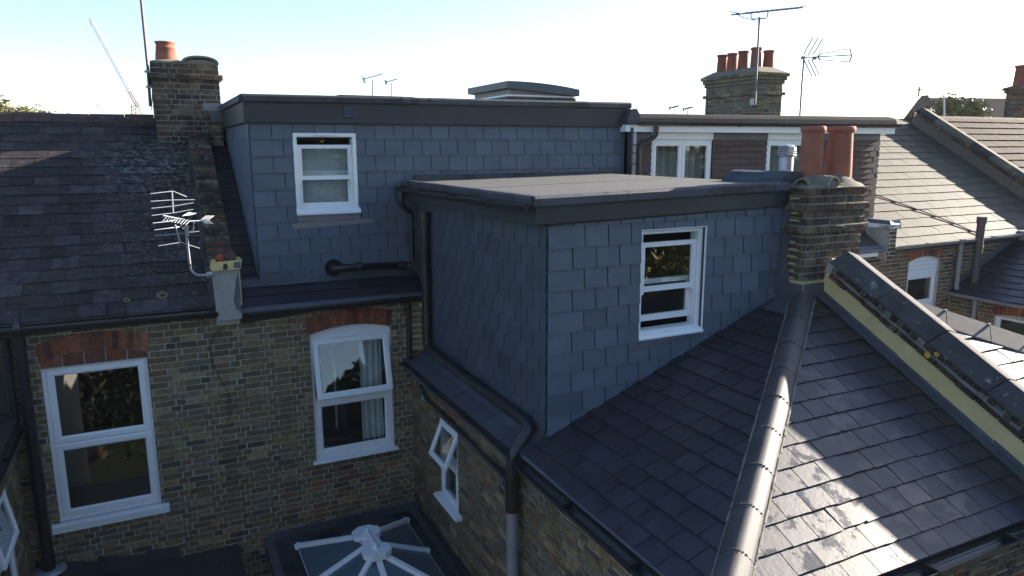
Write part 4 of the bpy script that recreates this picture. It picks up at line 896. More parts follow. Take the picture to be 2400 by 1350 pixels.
cw.lathe([(.075, 0), (.075, .15), (.07, .16)], (vx - .05, vy, 7.62), 18)
cwo = cw.build('vent_flue', STEEL, c2)
for k in range(4): MB().lathe([(.06, 0), (.098, .0), (.098, .014), (.06, .014)], (vx - .05, vy, 7.78 + k * .024), 18).build('cowl_louvre', STEEL, c2)
m = MB(); m.lathe([(.098, 0), (.06, .018), (0, .024)], (vx - .05, vy, 7.878), 18); m.tube([(vx - .05, vy, 7.9), (vx - .05, vy, 7.94)], .004, 5); m.build('cowl_cap', STEEL, c2)

pp = thing('parapet_wall', 'sloping party parapet with yellow render, brick corbels and lichened coping right of the chimney', 'wall', (3.5, -4.8, 5.6))
SP = SE; FPp = Fr((3.33, -3.6, ze_(-3.6)), (0, -math.cos(SP), -math.sin(SP)), (0, -math.sin(SP), math.cos(SP)))   # a down the rake, b square to it, n faces left
LNp = (6.25 - 3.6) / math.cos(SP)
MB().fbox(FPp, -.1, LNp, -.6, .39, -.26, -.01).build('wall_core', MORT, pp)
MB().fbox(FPp, -.05, LNp, -.1, .238, -.012, .0).build('render_band', RENDER_Y, pp)
for k in range(6):
    a0, a1 = k * .53 - .02, (k + 1) * .53 - .025
    MB().fbox(FPp, a0, min(a1, LNp), -.03, .06 + RND.uniform(-.006, .006), .001, .007).build('lead_flashing', LEAD, pp)
rnd = random.Random(15); pcs = []
x = .0
while x < LNp - .02:
    w = .225 * rnd.uniform(.93, 1.03); q = rect(x + .006, min(x + w - .006, LNp), .235, .298)
    vs, fs = brick_geo([q], .038, .006, -.02); pcs.append((None, vs, fs, FPp.M() @ Matrix.Translation((0, rnd.uniform(-.006, .006), rnd.uniform(-.008, .006))), pick(rnd, [((.13, .05, .038), 3), ((.075, .05, .042), 4), ((.06, .048, .04), 3)]))); x += w
emit(pp, 'corbel_brick', pcs, SOOTB)
m = MB(); n = 44
for k in range(n):
    a0, a1 = LNp * k / n, LNp * (k + 1) / n; z0, z1 = .296 + RND.uniform(-.004, .004), .325 + RND.uniform(-.004, .008)
    m.fbox(FPp, a0, a1, z0, z1, -.01, .045 + RND.uniform(-.004, .006), grey(RND, .85, 1.05))
m.build('mortar_band', SMORT, pp, kind='stuff')
pcs = []; x = .0
while x < LNp - .02:
    w = .078 * rnd.uniform(.92, 1.08); q = rect(x + .008, min(x + w - .006, LNp), .325, .388)
    if rnd.random() < .93:
        vs, fs = brick_geo([q], .06, .008, -.02); pcs.append((None, vs, fs, FPp.M() @ Matrix.Translation((0, rnd.uniform(-.005, .005), rnd.uniform(-.006, .006))) @ Matrix.Rotation(rnd.uniform(-.015, .015), 4, 'Z'), pick(rnd, [((.05, .042, .036), 5), ((.09, .06, .045), 3), ((.2, .18, .14), .5)])))
    x += w
emit(pp, 'dentil_brick', pcs, SOOTB)
MB().fbox(FPp, 0, LNp, .322, .391, -.009, .036).build('mortar_bed', SMORT, pp)
cp = [(.08, .392), (.08, .41), (-.105, .515), (-.14, .51), (-.3, .455), (-.3, .392)]
ja = [-.04, .6, 1.22, 1.85, 2.48, LNp + .06]
for a0, a1 in zip(ja[:-1], ja[1:]):
    dz = RND.uniform(-.006, .006)
    MB().sweep([(x, y + dz) for x, y in cp], FPp.P(a0 + .006, 0, 0), FPp.P(a1 - .006, 0, 0), FPp.n, FPp.v, grey(RND, .85, 1.1, .02)).build('coping_stone', CONC, pp)
m = MB()
for (a, b) in ((1.27, .29), (1.33, .36)): m.lathe([(0, .02), (.018, .016), (.03, .004), (.032, 0)], FPp.P(a, b, .05), 10, FPp.n)
m.build('orange_lichen', pmat("orange_lichen", (.5, .26, .03), (.6, .35, .05), 30, .9, bump=.6), pp, kind='stuff')
# level kneeler block at its foot
MB().box(3.27, 3.62, -6.4, -5.98, 5.0, 5.5).build('kneeler', CONC, pp)

# ------------------------------------------------------------------ glazed roof lantern in the yard
fr = thing('flat_roof', 'black flat roof of the ground-floor extension with grey lead upstands in the yard', 'flat roof', (-1, -2, 2.9))
MB().box(-1.95, -.01, -4.5, -.005, 2.7, 3.0).build('roof_deck', FELTD, fr)
MB().box(-1.96, -.002, -.028, -.004, 2.995, 3.115).build('lead_upstand', LEAD, fr)
MB().box(-.028, -.004, -4.5, -.03, 2.995, 3.115).build('lead_upstand', LEAD, fr)
MB().box(-2.0, -1.9, -4.5, -.03, 2.9, 3.06).build('lead_kerb', LEAD, fr)
MB().prism([(-.03, -4.5, 3.03), (-.1, -4.5, 3.01), (-.1, -4.5, 3.0), (-.03, -4.5, 3.0)], (0, 4.46, 0)).build('lead_upstand', LEAD, fr)
m = MB(); m.tube([(-.06, -.35, 3.14), (-.06, -4.4, 3.1)], .03, 8); m.build('black_hose', BLACKP, fr)
lt = thing('roof_lantern', 'white hipped glass roof lantern with two finials on the black flat roof', 'roof lantern', (-1, -1.4, 3.0))
LX0, LX1, LY0, LY1, LZ = -1.68, -.31, -2.34, -.56, 3.17
RA, RB = V((-1.0, -1.26, 3.50)), V((-1.0, -1.62, 3.50))
MB().ring(Fr((0, 0, 0), (1, 0, 0), (0, 1, 0)), LX0 + .04, LX1 - .04, LY0 + .04, LY1 - .04, [(0, 3.0), (0, 3.13), (.07, 3.13), (.07, 3.0)]).build('kerb', pmat("dark_kerb", (.05, .055, .06), None, 3, .6), lt)
def bar(p, q, w=.034, h=.04):
    p, q = V(p), V(q); d = (q - p).normalized(); s = d.cross(V((0, 0, 1))).normalized(); u = s.cross(d)
    MB().sweep([(-w, -h), (w, -h), (w, .0), (w * .75, .014), (-w * .75, .014), (-w, 0)], p, q, s, u).build('glazing_bar', UPVC, lt)
    MB().sweep([(-w * 1.25, -h * 1.2), (w * 1.25, -h * 1.2), (w * 1.25, .008), (w, .022), (-w, .022), (-w * 1.25, .008)], q, q + d * .015, s, u).build('bar_end_cap', UPVC, lt)
Zb = LZ + .01
ends = [(RA, (LX0, LY1, Zb)), (RA, (LX1, LY1, Zb)), (RB, (LX0, LY0, Zb)), (RB, (LX1, LY0, Zb)), (RB, (-1.0, LY0, Zb)), (RA.lerp(RB, .5), (LX0, -1.44, Zb)), (RA.lerp(RB, .5), (LX1, -1.36, Zb))]
for p, q in ends: bar(p, q)
m = MB()
for quad in ([(LX0, LY1, LZ), (LX1, LY1, LZ), RA], [(LX1, LY1, LZ), (LX1, LY0, LZ), RB, RA], [(LX1, LY0, LZ), (LX0, LY0, LZ), RB], [(LX0, LY0, LZ), (LX0, LY1, LZ), RA, RB]):
    MB().prism([V(p) - V((0, 0, .02)) for p in quad], (0, 0, .006)).build('pane', GLASST, lt)
MB().ring(Fr((0, 0, 0), (1, 0, 0), (0, 1, 0)), LX0, LX1, LY0, LY1, [(0, LZ - .035), (0, LZ - .012), (.042, LZ - .01), (.042, LZ - .035)]).build('eaves_bar', UPVC, lt)
for c in (RA, RB):
    oc = [(.17 * math.cos(math.radians(22.5 + 45 * k)) + c.x, .15 * math.sin(math.radians(22.5 + 45 * k)) + c.y + (.03 if c is RA else -.03), c.z - .035) for k in range(8)]
    MB().prism(oc, (0, 0, .062)).build('hub_cap', UPVC, lt)
    MB().lathe([(.042, 0), (.042, .008), (.026, .014), (.026, .05), (.02, .058), (0, .06)], (c.x, c.y, c.z + .027), 18).build('finial', UPVC, lt)
MB().tube([RA + V((0, 0, .035)), RB + V((0, 0, .035))], .026, 10).build('ridge_capping', UPVC, lt)
MB().box(-1.1, -.9, RB.y, RA.y, 3.46, 3.51).build('ridge_capping', UPVC, lt)
MB().prism([(-1.1, -2.2, 3.2), (-.95, -2.2, 3.2), (-.98, -1.7, 3.42), (-1.04, -1.7, 3.42)], (0, 0, .004)).build('blue_blind', BLUE, lt)
# ------------------------------------------------------------------ television aerial on the post
ta = thing('tv_aerial', 'pale wideband television aerial with grid reflector on a bent pole over the old slates', 'aerial', on_y(491, 645, -.2))
za = lambda x, y: (340 + x / 5.625, 430 + y / 5.625)
Q = lambda x, y, d: on_y(*za(x, y), d)
MB().tube([Q(860, 1207, -.2), Q(760, 1212, -.22), Q(690, 1212, -.24), Q(640, 1185, -.25), Q(600, 1135, -.25), Q(588, 1060, -.25), Q(560, 830, -.26), Q(530, 570, -.27)], .0135, 10).build('pole', ALU, ta)
MB().lathe([(.03, 0), (.04, .012), (.04, .02), (.02, .03)], Q(845, 1207, -.19), 12, (0, -1, 0)).build('wall_bracket', STEEL, ta)
for k, (l, c, r) in enumerate((((70, 137), (370, 103), (545, 178)), ((72, 238), (360, 220), (650, 217)), ((80, 330), (370, 302), (638, 257)), ((88, 424), (375, 390), (632, 343)), ((100, 525), (300, 503), (400, 480)), ((122, 616), (400, 580), (450, 572)), ((138, 690), (420, 668), (715, 632)), ((170, 826), (470, 778), (720, 858)))):
    MB().tube([Q(*l, -.36), Q(*c, -.28), Q(*r, -.22)], .0055 if k not in (0, 7) else .005, 6).build('reflector_bar', ALU, ta)
for a, b in (((352, 100), (368, 385)), ((395, 545), (458, 775))): MB().tube([Q(*a, -.28), Q(*b, -.28)], .0085, 6).build('reflector_spine', ALU, ta)
MB().tube([Q(235, 425, -.6), Q(600, 500, -.45), Q(850, 490, -.38)], .0085, 8).build('boom', ALU, ta)
for k in range(9):
    t = k / 8; cx, cy = 290 + 300 * t, 432 + 62 * t
    MB().tube([Q(cx - 40, cy - 8 - 6 * t, -.52), Q(cx, cy, -.5), Q(cx - 55, cy + 62 - 10 * t, -.6)], .0048, 5).build('director', ALU, ta)
for k in range(4):
    cx = 735 + 32 * k
    MB().tube([Q(cx + 75, 426, -.3), Q(cx, 480, -.4), Q(cx + 60, 528 + 3 * k, -.5)], .0048, 5).build('director', ALU, ta)
for k in range(4):
    cx = 490 + 30 * k
    MB().tube([Q(cx, 432 - 4 * k, -.45), Q(cx + 90, 382 + 4 * k, -.35)], .0048, 5).build('director', ALU, ta)
m = MB(); m.tube([Q(470, 540, -.4), Q(500, 600, -.3), Q(540, 640, -.27), Q(600, 640, -.3), Q(635, 610, -.38), Q(640, 520, -.45)], .006, 6); m.build('cradle', ALU, ta)
p = Q(552, 635, -.285); MB().box(p.x - .02, p.x + .02, p.y - .02, p.y + .02, p.z - .05, p.z + .06).build('clamp_box', GREYP, ta)
for y in (742, 1080): p = Q(551 if y < 900 else 590, y, -.255); MB().tube([p - V((0, 0, .012)), p + V((0, 0, .012))], .018, 10).build('tape_wrap', BLACKP, ta)
MB().tube([Q(530, 640, -.3), Q(560, 700, -.28), Q(570, 950, -.285), Q(600, 1100, -.27)], .004, 5).build('coax_cable', BLACKP, ta)

# ------------------------------------------------------------------ right-hand neighbour
nh = thing('terraced_house', 'right-hand neighbouring house seen between the two wings, roof hidden by a plum tile-hung dormer', 'house', (6.2, 0, 0))
slab(F0, rect(3.4, 9.06, 0, 6.0)).build('rear_wall', MORT, nh)
bricks(nh, F0, rect(7.9, 9.06, 4.2, 5.95), seed=120, budget=200, pal=PAL_MIX)
ROOF_N = Fr((3.4, -.1, 6.07), (1, 0, 0), (0, C6, N6)); slab(ROOF_N, rect(0, 5.7, 0, 4.6), c0=-.12, c1=0).build('roof_slope', N2SLATE, nh)
MB().prism([(8.2, -.2, 6.03), (8.98, -.2, 6.03), (8.98, .28, 6.2), (8.2, .28, 6.2)], (0, 0, .02), (1.8, 1.8, 1.8)).build('lead_apron', LEAD, nh)
MB().box(8.15, 8.78, -.16, -.14, 5.93, 6.025).build('fascia_board', UPVC, nh)
MB().tube([(8.15, -.19, 6.03), (8.85, -.19, 6.03)], .025, 8).build('eaves_roll', LEAD, nh)
dn = thing('roof_dormer', 'right-hand dormer hung with plum tiles under a white fascia and black felt roof', 'dormer', (6.4, .3, 6.2))
slab(FD, rect(3.56, 9.12, 6.1, 8.1), [rect(4.02, 5.18, 6.95, 7.98), rect(6.38, 7.54, 6.95, 7.98)], c0=-.12, c1=-.004).build('front_wall', FASC, dn)
holes = [rect(4.0, 5.2, 6.9, 8.2), rect(6.36, 7.56, 6.9, 8.2)]
slates(dn, FD, rect(3.78, 9.13, 6.12, 7.995), .1, .25, HUNG, holes=holes, t=.015, gap=.002, seed=130, chip=0, ragged=.001, tints=(.9, 1.1), budget=260, vstart=6.0)
MB().fbox(FD, 5.2, 6.36, 7.995, 8.1, .004, .012).build('lead_strip', LEAD, dn); MB().fbox(FD, 7.56, 9.13, 7.995, 8.1, .004, .012).build('lead_strip', LEAD, dn); MB().fbox(FD, 3.66, 4.0, 7.995, 8.1, .004, .012).build('lead_strip', LEAD, dn)
for a0, a1 in ((4.01, 5.19), (6.37, 7.55)):
    am = (a0 + a1) / 2
    w = frame_window(dn, FD, a0, a1, 6.95, 7.985, .0, [(a0 + .03, am - .005, 6.98, 7.955, 0, .065), (am + .005, a1 - .03, 6.98, 7.955, 0, .065)], mull=(am,), sill=(a0 - .04, a1 + .04, 6.91, 6.95, .07), roommat=ROOM_D)
    drape(w, FD, a0 + .03, a1 + .25, 6.97, 7.97, -.2, CURT, 9, .03, int(a0 * 7))
    MB().fbox(FD, a0, a1, 7.99, 8.103, .0, .03).build('head_panel', UPVC, dn)
MB().box(3.42, 9.3, .13, .3, 8.1, 8.225).build('fascia', UPVC, dn)
MB().box(3.5, 3.66, .2, .29, 6.6, 8.1).build('metal_pier', STEEL, dn)
for z in (7.62, 7.78, 7.9): MB().box(3.497, 3.663, .192, .2, z, z + .022).build('pier_clip', LEAD, dn)
MB().box(3.7, 3.76, .25, .292, 6.6, 8.1).build('corner_strip', LEAD, dn)
pr = [(-.16, 0), (-.17, .03), (-.15, .1), (-.1, .14), (0, .168), (.3, .172), (4.2, .17), (4.2, -.02)]
MB().sweep(pr, (3.55, .27, 8.2), (9.3, .27, 8.24), (0, 1, 0), (0, 0, 1), (1, 1, 1)).build('felt_roof', FELTN, dn)
MB().box(3.58, 9.26, .4, 4.4, 8.34, 8.372).build('felt_deck', FELT, dn)
MB().prism([(3.42, .1, 8.2), (3.62, .1, 8.2), (3.64, .1, 8.34), (3.58, .1, 8.43), (3.5, .1, 8.42), (3.42, .1, 8.3)], (0, .4, 0)).build('felt_end', FELTD, dn)
slab(Fr((9.13, 0, 0), (0, 1, 0), (0, 0, 1)), [(.3, 6.3), (3.8, 8.4), (.3, 8.2)], c0=-.1, c1=0).build('right_cheek', HUNG, dn)
gutter((3.62, .08, 8.235), (9.36, .08, 8.255), (0, -1, 0), .047, 'gutter', 'black gutter on the white fascia of the tile-hung dormer', brackets=.95)
pipe('downpipe', 'black swan-necked downpipe at the left end of the tile-hung dormer', 'drainpipe', [(3.93, .08, 8.18), (3.93, .08, 8.08)] + bendpts((3.93, .08, 8.08), (3.92, .1, 8.02), (3.72, .18, 7.92), .06) + bendpts((3.9, .1, 8.0), (3.7, .18, 7.92), (3.7, .18, 7.7), .07) + [(3.7, .18, 6.6)], .034, BLACKP, [((3.93, .08, 8.13), (0, 0, 1), .09)])
# its wing beyond the parapet: sunlit end slope and hip
nw = thing('rear_wing', 'neighbouring rear wing beyond the coping with glaring sunlit slates and a hip', 'house extension', (5, -4, 0))
NH1, NH2 = V((3.86, -3.63, 6.345)), V((7.0, -5.99, 5.11))
nx = lambda y: 3.86 + (y + 3.63) * (7.0 - 3.86) / (-5.99 + 3.63)
FEn = Fr((3.4, -6.035, ze_(-6.035)), (1, 0, 0), (0, math.cos(SE), math.sin(SE)))
n_reg = [(.2, 0), (nx(-6.035) - 3.4 - .1, 0), (nx(yt) - 3.4 - .1, ln), (.2, ln)]
slab(FEn, n_reg, c0=-.1, c1=-.004).build('end_roof_slope', RSLATE, nw)
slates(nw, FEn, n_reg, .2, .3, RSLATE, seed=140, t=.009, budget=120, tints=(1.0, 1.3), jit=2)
MB().prism([(3.86, -3.6, 6.34), (7.05, -6.02, 5.1), (7.05, 0, 5.1), (3.86, 0, 6.34)], (0, 0, -.08)).build('side_roof_slope', RSLATE, nw)
MB().box(3.62, 6.95, -5.95, -.01, 0, 5.0).build('brick_body', MORT, nw)
dv2 = (NH2 - NH1).normalized(); hs2 = dv2.cross(V((0, 0, 1))).normalized(); hu2 = hs2.cross(dv2).normalized(); L2 = (NH2 - NH1).length
for k in range(9):
    a = k * .455 + .0; b = min(a + .448, L2 + .03)
    MB().sweep([(-.19, -.06), (-.18, -.045), (0, .1), (.18, -.045), (.19, -.06), (.0, .075)], NH1 + dv2 * a, NH1 + dv2 * b, hs2, hu2, grey(RND, 1.0, 1.25)).build('hip_tile', HIPT, nw)
    m = MB()
    for j in range(7): q = NH1 + dv2 * b + hs2 * (-.18 + .03 * j) + hu2 * (-.03 + .021 * j); s = RND.uniform(.01, .018); m.box(q.x - s, q.x + s, q.y - s, q.y + s, q.z - s, q.z + s)
    m.build('joint_mortar', MORT, nw)
# chimney of the two right-hand houses
c3 = stack('chimney_stack', 'tall brick chimney with five terracotta pots rising behind the tile-hung dormer', 8.74, 9.44, 3.0, 4.62, 8.0, 9.42, [(8.955, .05), (9.195, .03), (9.27, .06), (9.345, .095)], 'flr', 150, PAL_STOCK, bud=130, mat=BRICK)
m = MB(); zc = 9.42; a = [(8.645, 2.905), (9.535, 2.905), (9.535, 4.715), (8.645, 4.715)]; b = [(8.86, 3.15), (9.3, 3.15), (9.3, 4.5), (8.86, 4.5)]
m.hexa([(x, y, zc) for x, y in a] + [(x, y, zc + .13) for x, y in b]); m.build('flaunching', FLAU, c3)
for k, (x, y, h, tn) in enumerate(((8.95, 4.36, .43, .7), (8.95, 4.04, .43, .85), (8.95, 3.7, .44, .8), (8.96, 3.33, .47, .85), (9.27, 3.28, .42, .85))):
    pot(c3, x, y, 9.49, h, .12, .104, .018, 22, (tn, tn, tn))
def aerial_root(label, p): return thing('tv_aerial', label, 'aerial', p, None)
ya = aerial_root('long thin yagi television aerial on a mast fixed to the five-pot chimney', on_y(1769, 245, 2.9))
Y3 = lambda u, v: on_y(u, v, 2.88)
MB().tube([Y3(1769, 245), Y3(1774, 150), Y3(1780, 40)], .021, 8).build('mast', AERIAL, ya)
MB().tube([Y3(1714, 35), Y3(1880, 18)], .016, 6).build('boom', AERIAL, ya)
MB().tube([Y3(1760, 31), Y3(1760, 40), Y3(1764, 45), Y3(1794, 43), Y3(1799, 38), Y3(1800, 26)], .013, 6).build('cradle', AERIAL, ya)
for k in range(13):
    t = k / 12; c = Y3(1742 + 137 * t, 32 - 14 * t); MB().tube([c - V((.06, .2, 0)), c + V((.06, .2, .012))], .009, 5).build('director', AERIAL, ya)
MB().tube([Y3(1711, 27), Y3(1728, 31)], .011, 5).build('reflector', AERIAL, ya)
c = Y3(1729, 32); MB().box(c.x - .025, c.x + .025, c.y - .02, c.y + .02, c.z - .018, c.z + .018).build('dipole_box', BLACKP, ya)
MB().tube([Y3(1727, 33), Y3(1740, 41), Y3(1762, 46), Y3(1778, 50), Y3(1776, 140), Y3(1772, 240)], .009, 5).build('coax_cable', AERIAL, ya)
c = on_y(1764, 238, 2.96); MB().box(c.x - .05, c.x + .05, c.y - .03, c.y + .03, c.z - .07, c.z + .06).build('junction_box', STEEL, ya)
xa = aerial_root('wideband television aerial with crossed reflector rods to the right of the five-pot chimney', on_y(1874, 270, 4))
Y4 = lambda u, v, d=4.0: on_y(u, v, d)
MB().tube([Y4(1874, 278), Y4(1879, 200), Y4(1884, 137)], .021, 8).build('mast', AERIAL, xa)
MB().tube([Y4(1880, 135), Y4(1995, 129)], .016, 6).build('boom', AERIAL, xa)
for a, b in (((1883, 128), (1905, 88)), ((1893, 131), (1918, 87)), ((1906, 128), (1928, 91)), ((1884, 140), (1903, 178)), ((1893, 139), (1913, 180)), ((1902, 139), (1921, 177))):
    MB().tube([Y4(*a), Y4(*b, 3.8)], .0145, 6).build('reflector_bar', AERIAL, xa)
for a, b in (((1922, 126), (1993, 114)), ((1921, 140), (1991, 145))): MB().tube([Y4(*a), Y4(*b)], .0125, 6).build('director_rail', AERIAL, xa)
for a, b in (((1922, 126), (1917, 133)), ((1917, 133), (1921, 140)), ((1992, 113), (1996, 130)), ((1996, 130), (1991, 145))): MB().tube([Y4(*a), Y4(*b)], .018, 6).build('end_bracket', BLACKP, xa)
c = Y4(1909, 137); MB().box(c.x - .04, c.x + .04, c.y - .03, c.y + .03, c.z - .03, c.z + .025).build('dipole_box', BLACKP, xa)
c = Y4(1882, 136); MB().box(c.x - .04, c.x + .03, c.y - .03, c.y + .03, c.z - .03, c.z + .04).build('clamp', AERIAL, xa)

# ------------------------------------------------------------------ the house beyond
n2 = thing('terraced_house', 'farther right house with a sunlit brown-grey slate roof and an arched white window', 'house', (12, 0, 0))
A3 = dict(a0=9.885, a1=10.815, oi=5.72, oo=5.9, rise=.09)
slab(F0, rect(9.06, 14.9, 0, 6.03), [rect(9.9, 10.8, 4.3, 5.46), [(9.89, 5.455), (10.81, 5.455), (10.81, 5.715), (10.6, 5.77), (10.35, 5.8), (10.1, 5.77), (9.89, 5.715)]]).build('rear_wall', MORT, n2)
bricks(n2, F0, rect(9.06, 11.22, 4.15, 5.96), holes=[rect(9.88, 10.82, 4.0, 5.73), arch_hole(**A3)], seed=160, pal=PAL_MIX, budget=300)
bricks(n2, F0, rect(11.22, 13.4, 5.0, 5.96), seed=161, pal=PAL_MIX, budget=60)
arch_bricks(n2, F0, A3['a0'], A3['a1'], A3['oi'], A3['oo'], A3['rise'], 14, 162)
wn2 = frame_window(n2, F0, 9.89, 10.81, 4.3, 5.46, -.06, [(9.93, 10.77, 4.86, 5.42, 0, .07), (9.93, 10.77, 4.34, 4.85, 0, .06)], transoms=(4.86,))
hp = MB(); n = 10; top = [(A3['a0'] + .004 + .922 * k / n, A3['oi'] - .003 + A3['rise'] * (1 - (2 * k / n - 1) ** 2)) for k in range(n + 1)]
hp.prism([F0.P(a, b, -.08) for a, b in [(9.889, 5.46), (10.811, 5.46)] + top[::-1]], F0.n * .03)
for z in (5.54, 5.62, 5.7): hp.fbox(F0, 9.9, 10.8, z, z + .006, -.05, -.046, (.5, .5, .5))
hp.build('arched_head_panel', UPVC, wn2)
ROOF_2 = Fr((9.16, -.12, 6.058), (1, 0, 0), (0, C6, N6)); l2 = 4.95
slab(ROOF_2, rect(0, 5.8, 0, l2), c0=-.12, c1=-.004).build('roof_slope', N2SLATE, n2)
slates(n2, ROOF_2, rect(.0, 5.78, 0, l2 - .1), .272, .5, N2SLATE, seed=165, t=.008, gap=.007, jit=.8, chip=.08, ragged=.003, tints=(.85, 1.1), budget=260, vstart=-.03)
slab(Fr((21, 8.1, 6.1), (-1, 0, 0), (0, -C6, N6)), rect(0, 12, 0, 4.7), c0=-.12, c1=0).build('front_roof_slope', N2SLATE, n2)
MB().box(9.2, 13.3, -.03, -.0, 5.93, 6.05).build('gutter_board', LEAD, n2)
gutter((9.17, -.16, 6.07), (13.25, -.16, 6.1), (0, -1, 0), .06, 'gutter', 'grey gutter below the sunlit brown-grey slate roof', mat=GREYP)
m = MB(); pts = [on_y(2062, 385, 1.2)]
pts = [ROOF_2.P(a, b, .03) for a, b in ((.02, 2.55), (.6, 2.12), (1.3, 1.55), (2.0, .95), (2.5, .45), (2.75, .1))]
cbl = thing('cable', 'black cable draped diagonally over the sunlit slate roof', 'cable', pts[0]); m.tube(pts, .012, 6); m.build('wire', BLACKP, cbl)
pi = thing('parapet_post', 'small lead-capped brick pier left of the sunlit slate roof', 'wall', (9.06, -.1, 5.9))
MB().box(8.96, 9.17, -.2, .3, 5.85, 6.5).build('pier_core', MORT, pi)
bricks(pi, XF(-.2), rect(8.96, 9.17, 5.85, 6.42), SOOTB, seed=170, pal=PAL_DARK, bond='stretcher', budget=40)
MB().box(8.92, 9.22, -.24, .3, 6.42, 6.5).build('corbel', SOOTB, pi)
MB().prism([(8.93, -.25, 6.5), (9.2, -.25, 6.5), (9.19, -.22, 6.58), (8.95, -.2, 6.57)], (0, .45, 0), (1.5, 1.5, 1.5)).build('lead_cap', LEAD, pi)
pipe('soil_pipe', 'tall dark soil pipe rising past the eaves of the sunlit slate roof', 'drainpipe', [(11.62, -.22, 6.52), (11.63, -.2, 4.3)], .075, pmat("weathered_black_pipe", (.05, .042, .045), (.08, .065, .065), 6, .6), [((11.62, -.22, 6.46), (0, 0, 1), .13), ((11.63, -.21, 5.93), (0, 0, 1), .05), ((11.63, -.2, 4.95), (0, 0, 1), .14)], collar_r=1.22)
pipe('downpipe', 'grey downpipe beside the arched white window', 'drainpipe', [(11.28, -.08, 6.0), (11.28, -.08, 5.2)] + bendpts((11.28, -.08, 5.2), (11.28, -.08, 5.1), (11.32, -.25, 5.08), .05), .045, GREYP, [((11.28, -.08, 5.75), (0, 0, 1), .06)])
n2w = thing('rear_wing', 'rear wing at the right edge with grey gutter and a small red-arched window', 'house extension', (12, -2, 0))
FW2 = YF(11.25)
slab(FW2, rect(0, 6, 0, 5.02), [rect(.9, 1.9, 4.1, 4.72)]).build('side_wall', MORT, n2w)
A4 = dict(a0=.86, a1=1.94, oi=4.73, oo=4.9, rise=.06)
bricks(n2w, FW2, rect(.004, 2.6, 3.9, 4.98), holes=[rect(.88, 1.92, 3.9, 4.74), arch_hole(**A4)], seed=172, pal=PAL_MIX, budget=120)
arch_bricks(n2w, FW2, A4['a0'], A4['a1'], A4['oi'], A4['oo'], A4['rise'], 15, 173)
frame_window(n2w, FW2, .9, 1.9, 4.0, 4.76, -.03, [(.93, 1.87, 4.05, 4.73, 0, .06)], sill=(.85, 1.95, 3.95, 4.0, .05))
S4 = math.atan(.45); FR4 = Fr((11.17, 0, 5.03), (0, -1, 0), (math.cos(S4), 0, math.sin(S4)))
slab(FR4, rect(0, 6, 0, 2.3), c0=-.1, c1=-.004).build('roof_slope', RSLATE, n2w)
slates(n2w, FR4, rect(.01, 3.4, 0, 2.3), .22, .5, RSLATE, seed=175, t=.008, tints=(.8, 1.1), budget=120)
MB().prism([FR4.P(.0, 0, .01), FR4.P(.0, 2.3, .01), FR4.P(.0, 2.3, .16), FR4.P(.0, 0, .12)], (0, -.014, 0)).build('lead_flashing', LEAD, n2w)
MB().box(13.2, 13.5, -6, -.02, 0, 6.15).build('party_wall', REND_G, n2w)
gutter((11.11, -.02, 5.03), (11.11, -3.2, 5.0), (-1, 0, 0), .055, 'gutter', 'grey gutter along the wing at the right edge of the view', mat=GREYP)
pipe('downpipe', 'short grey downpipe left of the small red-arched window', 'drainpipe', [(11.17, -.55, 5.0), (11.17, -.55, 3.6)], .04, GREYP, [((11.17, -.55, 4.9), (0, 0, 1), .06)])
# rake parapet at the far side of that roof
rp = thing('parapet_wall', 'tall raking party parapet with mossy stone coping beyond the sunlit slate roof', 'wall', (15, 2, 7))
F5 = Fr((14.93, 3.88, 6.13 + .6 * 3.88), (0, -C6, -N6), (0, -N6, C6)); L5 = 5.16
MB().fbox(F5, 0, L5, -.4, .375, -.33, -.012).build('wall_core', REND_G, rp)
MB().fbox(F5, 0, L5, -.1, .24, -.012, .0, (.42, .38, .33)).build('cement_band', REND_G, rp)
pcs = []; x = .02
while x < L5 - .03:
    q = rect(x + .006, min(x + .225 - .006, L5), .25, .31); vs, fs = brick_geo([q], .03, .006, -.02); pcs.append((None, vs, fs, F5.M(), pick(rnd, PAL_DARK + [((.2, .08, .045), 2)]))); x += .225
emit(rp, 'corbel_brick', pcs, SOOTB)
for k in range(9):
    a0, a1 = L5 * k / 9, L5 * (k + 1) / 9 - .008
    MB().sweep([(.06, .335), (.06, .4), (-.12, .455), (-.4, .41), (-.4, .335)], F5.P(a0, 0, 0), F5.P(a1, 0, 0), F5.n, F5.v, grey(RND, .4, .6)).build('coping_stone', FLAU if k % 3 else CONC, rp)
MB().fbox(Fr((15.28, 3.88, 8.46), (0, C6, -N6), (0, N6, C6)), 0, 4.5, -.4, .36, .01, .34, (.12, .08, .06)).build('front_rake', SOOTB, rp)
MB().box(14.86, 15.3, -.75, -.25, 5.9, 6.55).build('kneeler', CONC, rp)
n3 = thing('terraced_house', 'farthest right house with brown ribbed tile roof partly sunlit', 'house', (20, 2, 0))
ROOF_3 = Fr((15.28, -.1, 6.2), (1, 0, 0), (0, C6, N6))
slab(ROOF_3, rect(0, 12, 0, 4.75), c0=-.12, c1=-.004).build('roof_slope', PANT, n3)
m = MB()
slates(n3, ROOF_3, rect(0, 9, 0, 4.7), .32, .3, PANT, seed=180, t=.014, gap=.012, budget=300, tints=(.8, 1.15), chip=0, lap=1.08)
MB().sweep([(-.15, -.1), (0, .06), (.15, -.1)], (15.2, 4.0, 8.62), (27, 4.0, 8.62), (0, 1, 0), (0, 0, 1)).build('ridge', RIDGE_R, n3)
MB().box(15.3, 27, -.05, 0, 0, 6.1).build('rear_wall', MORT, n3)
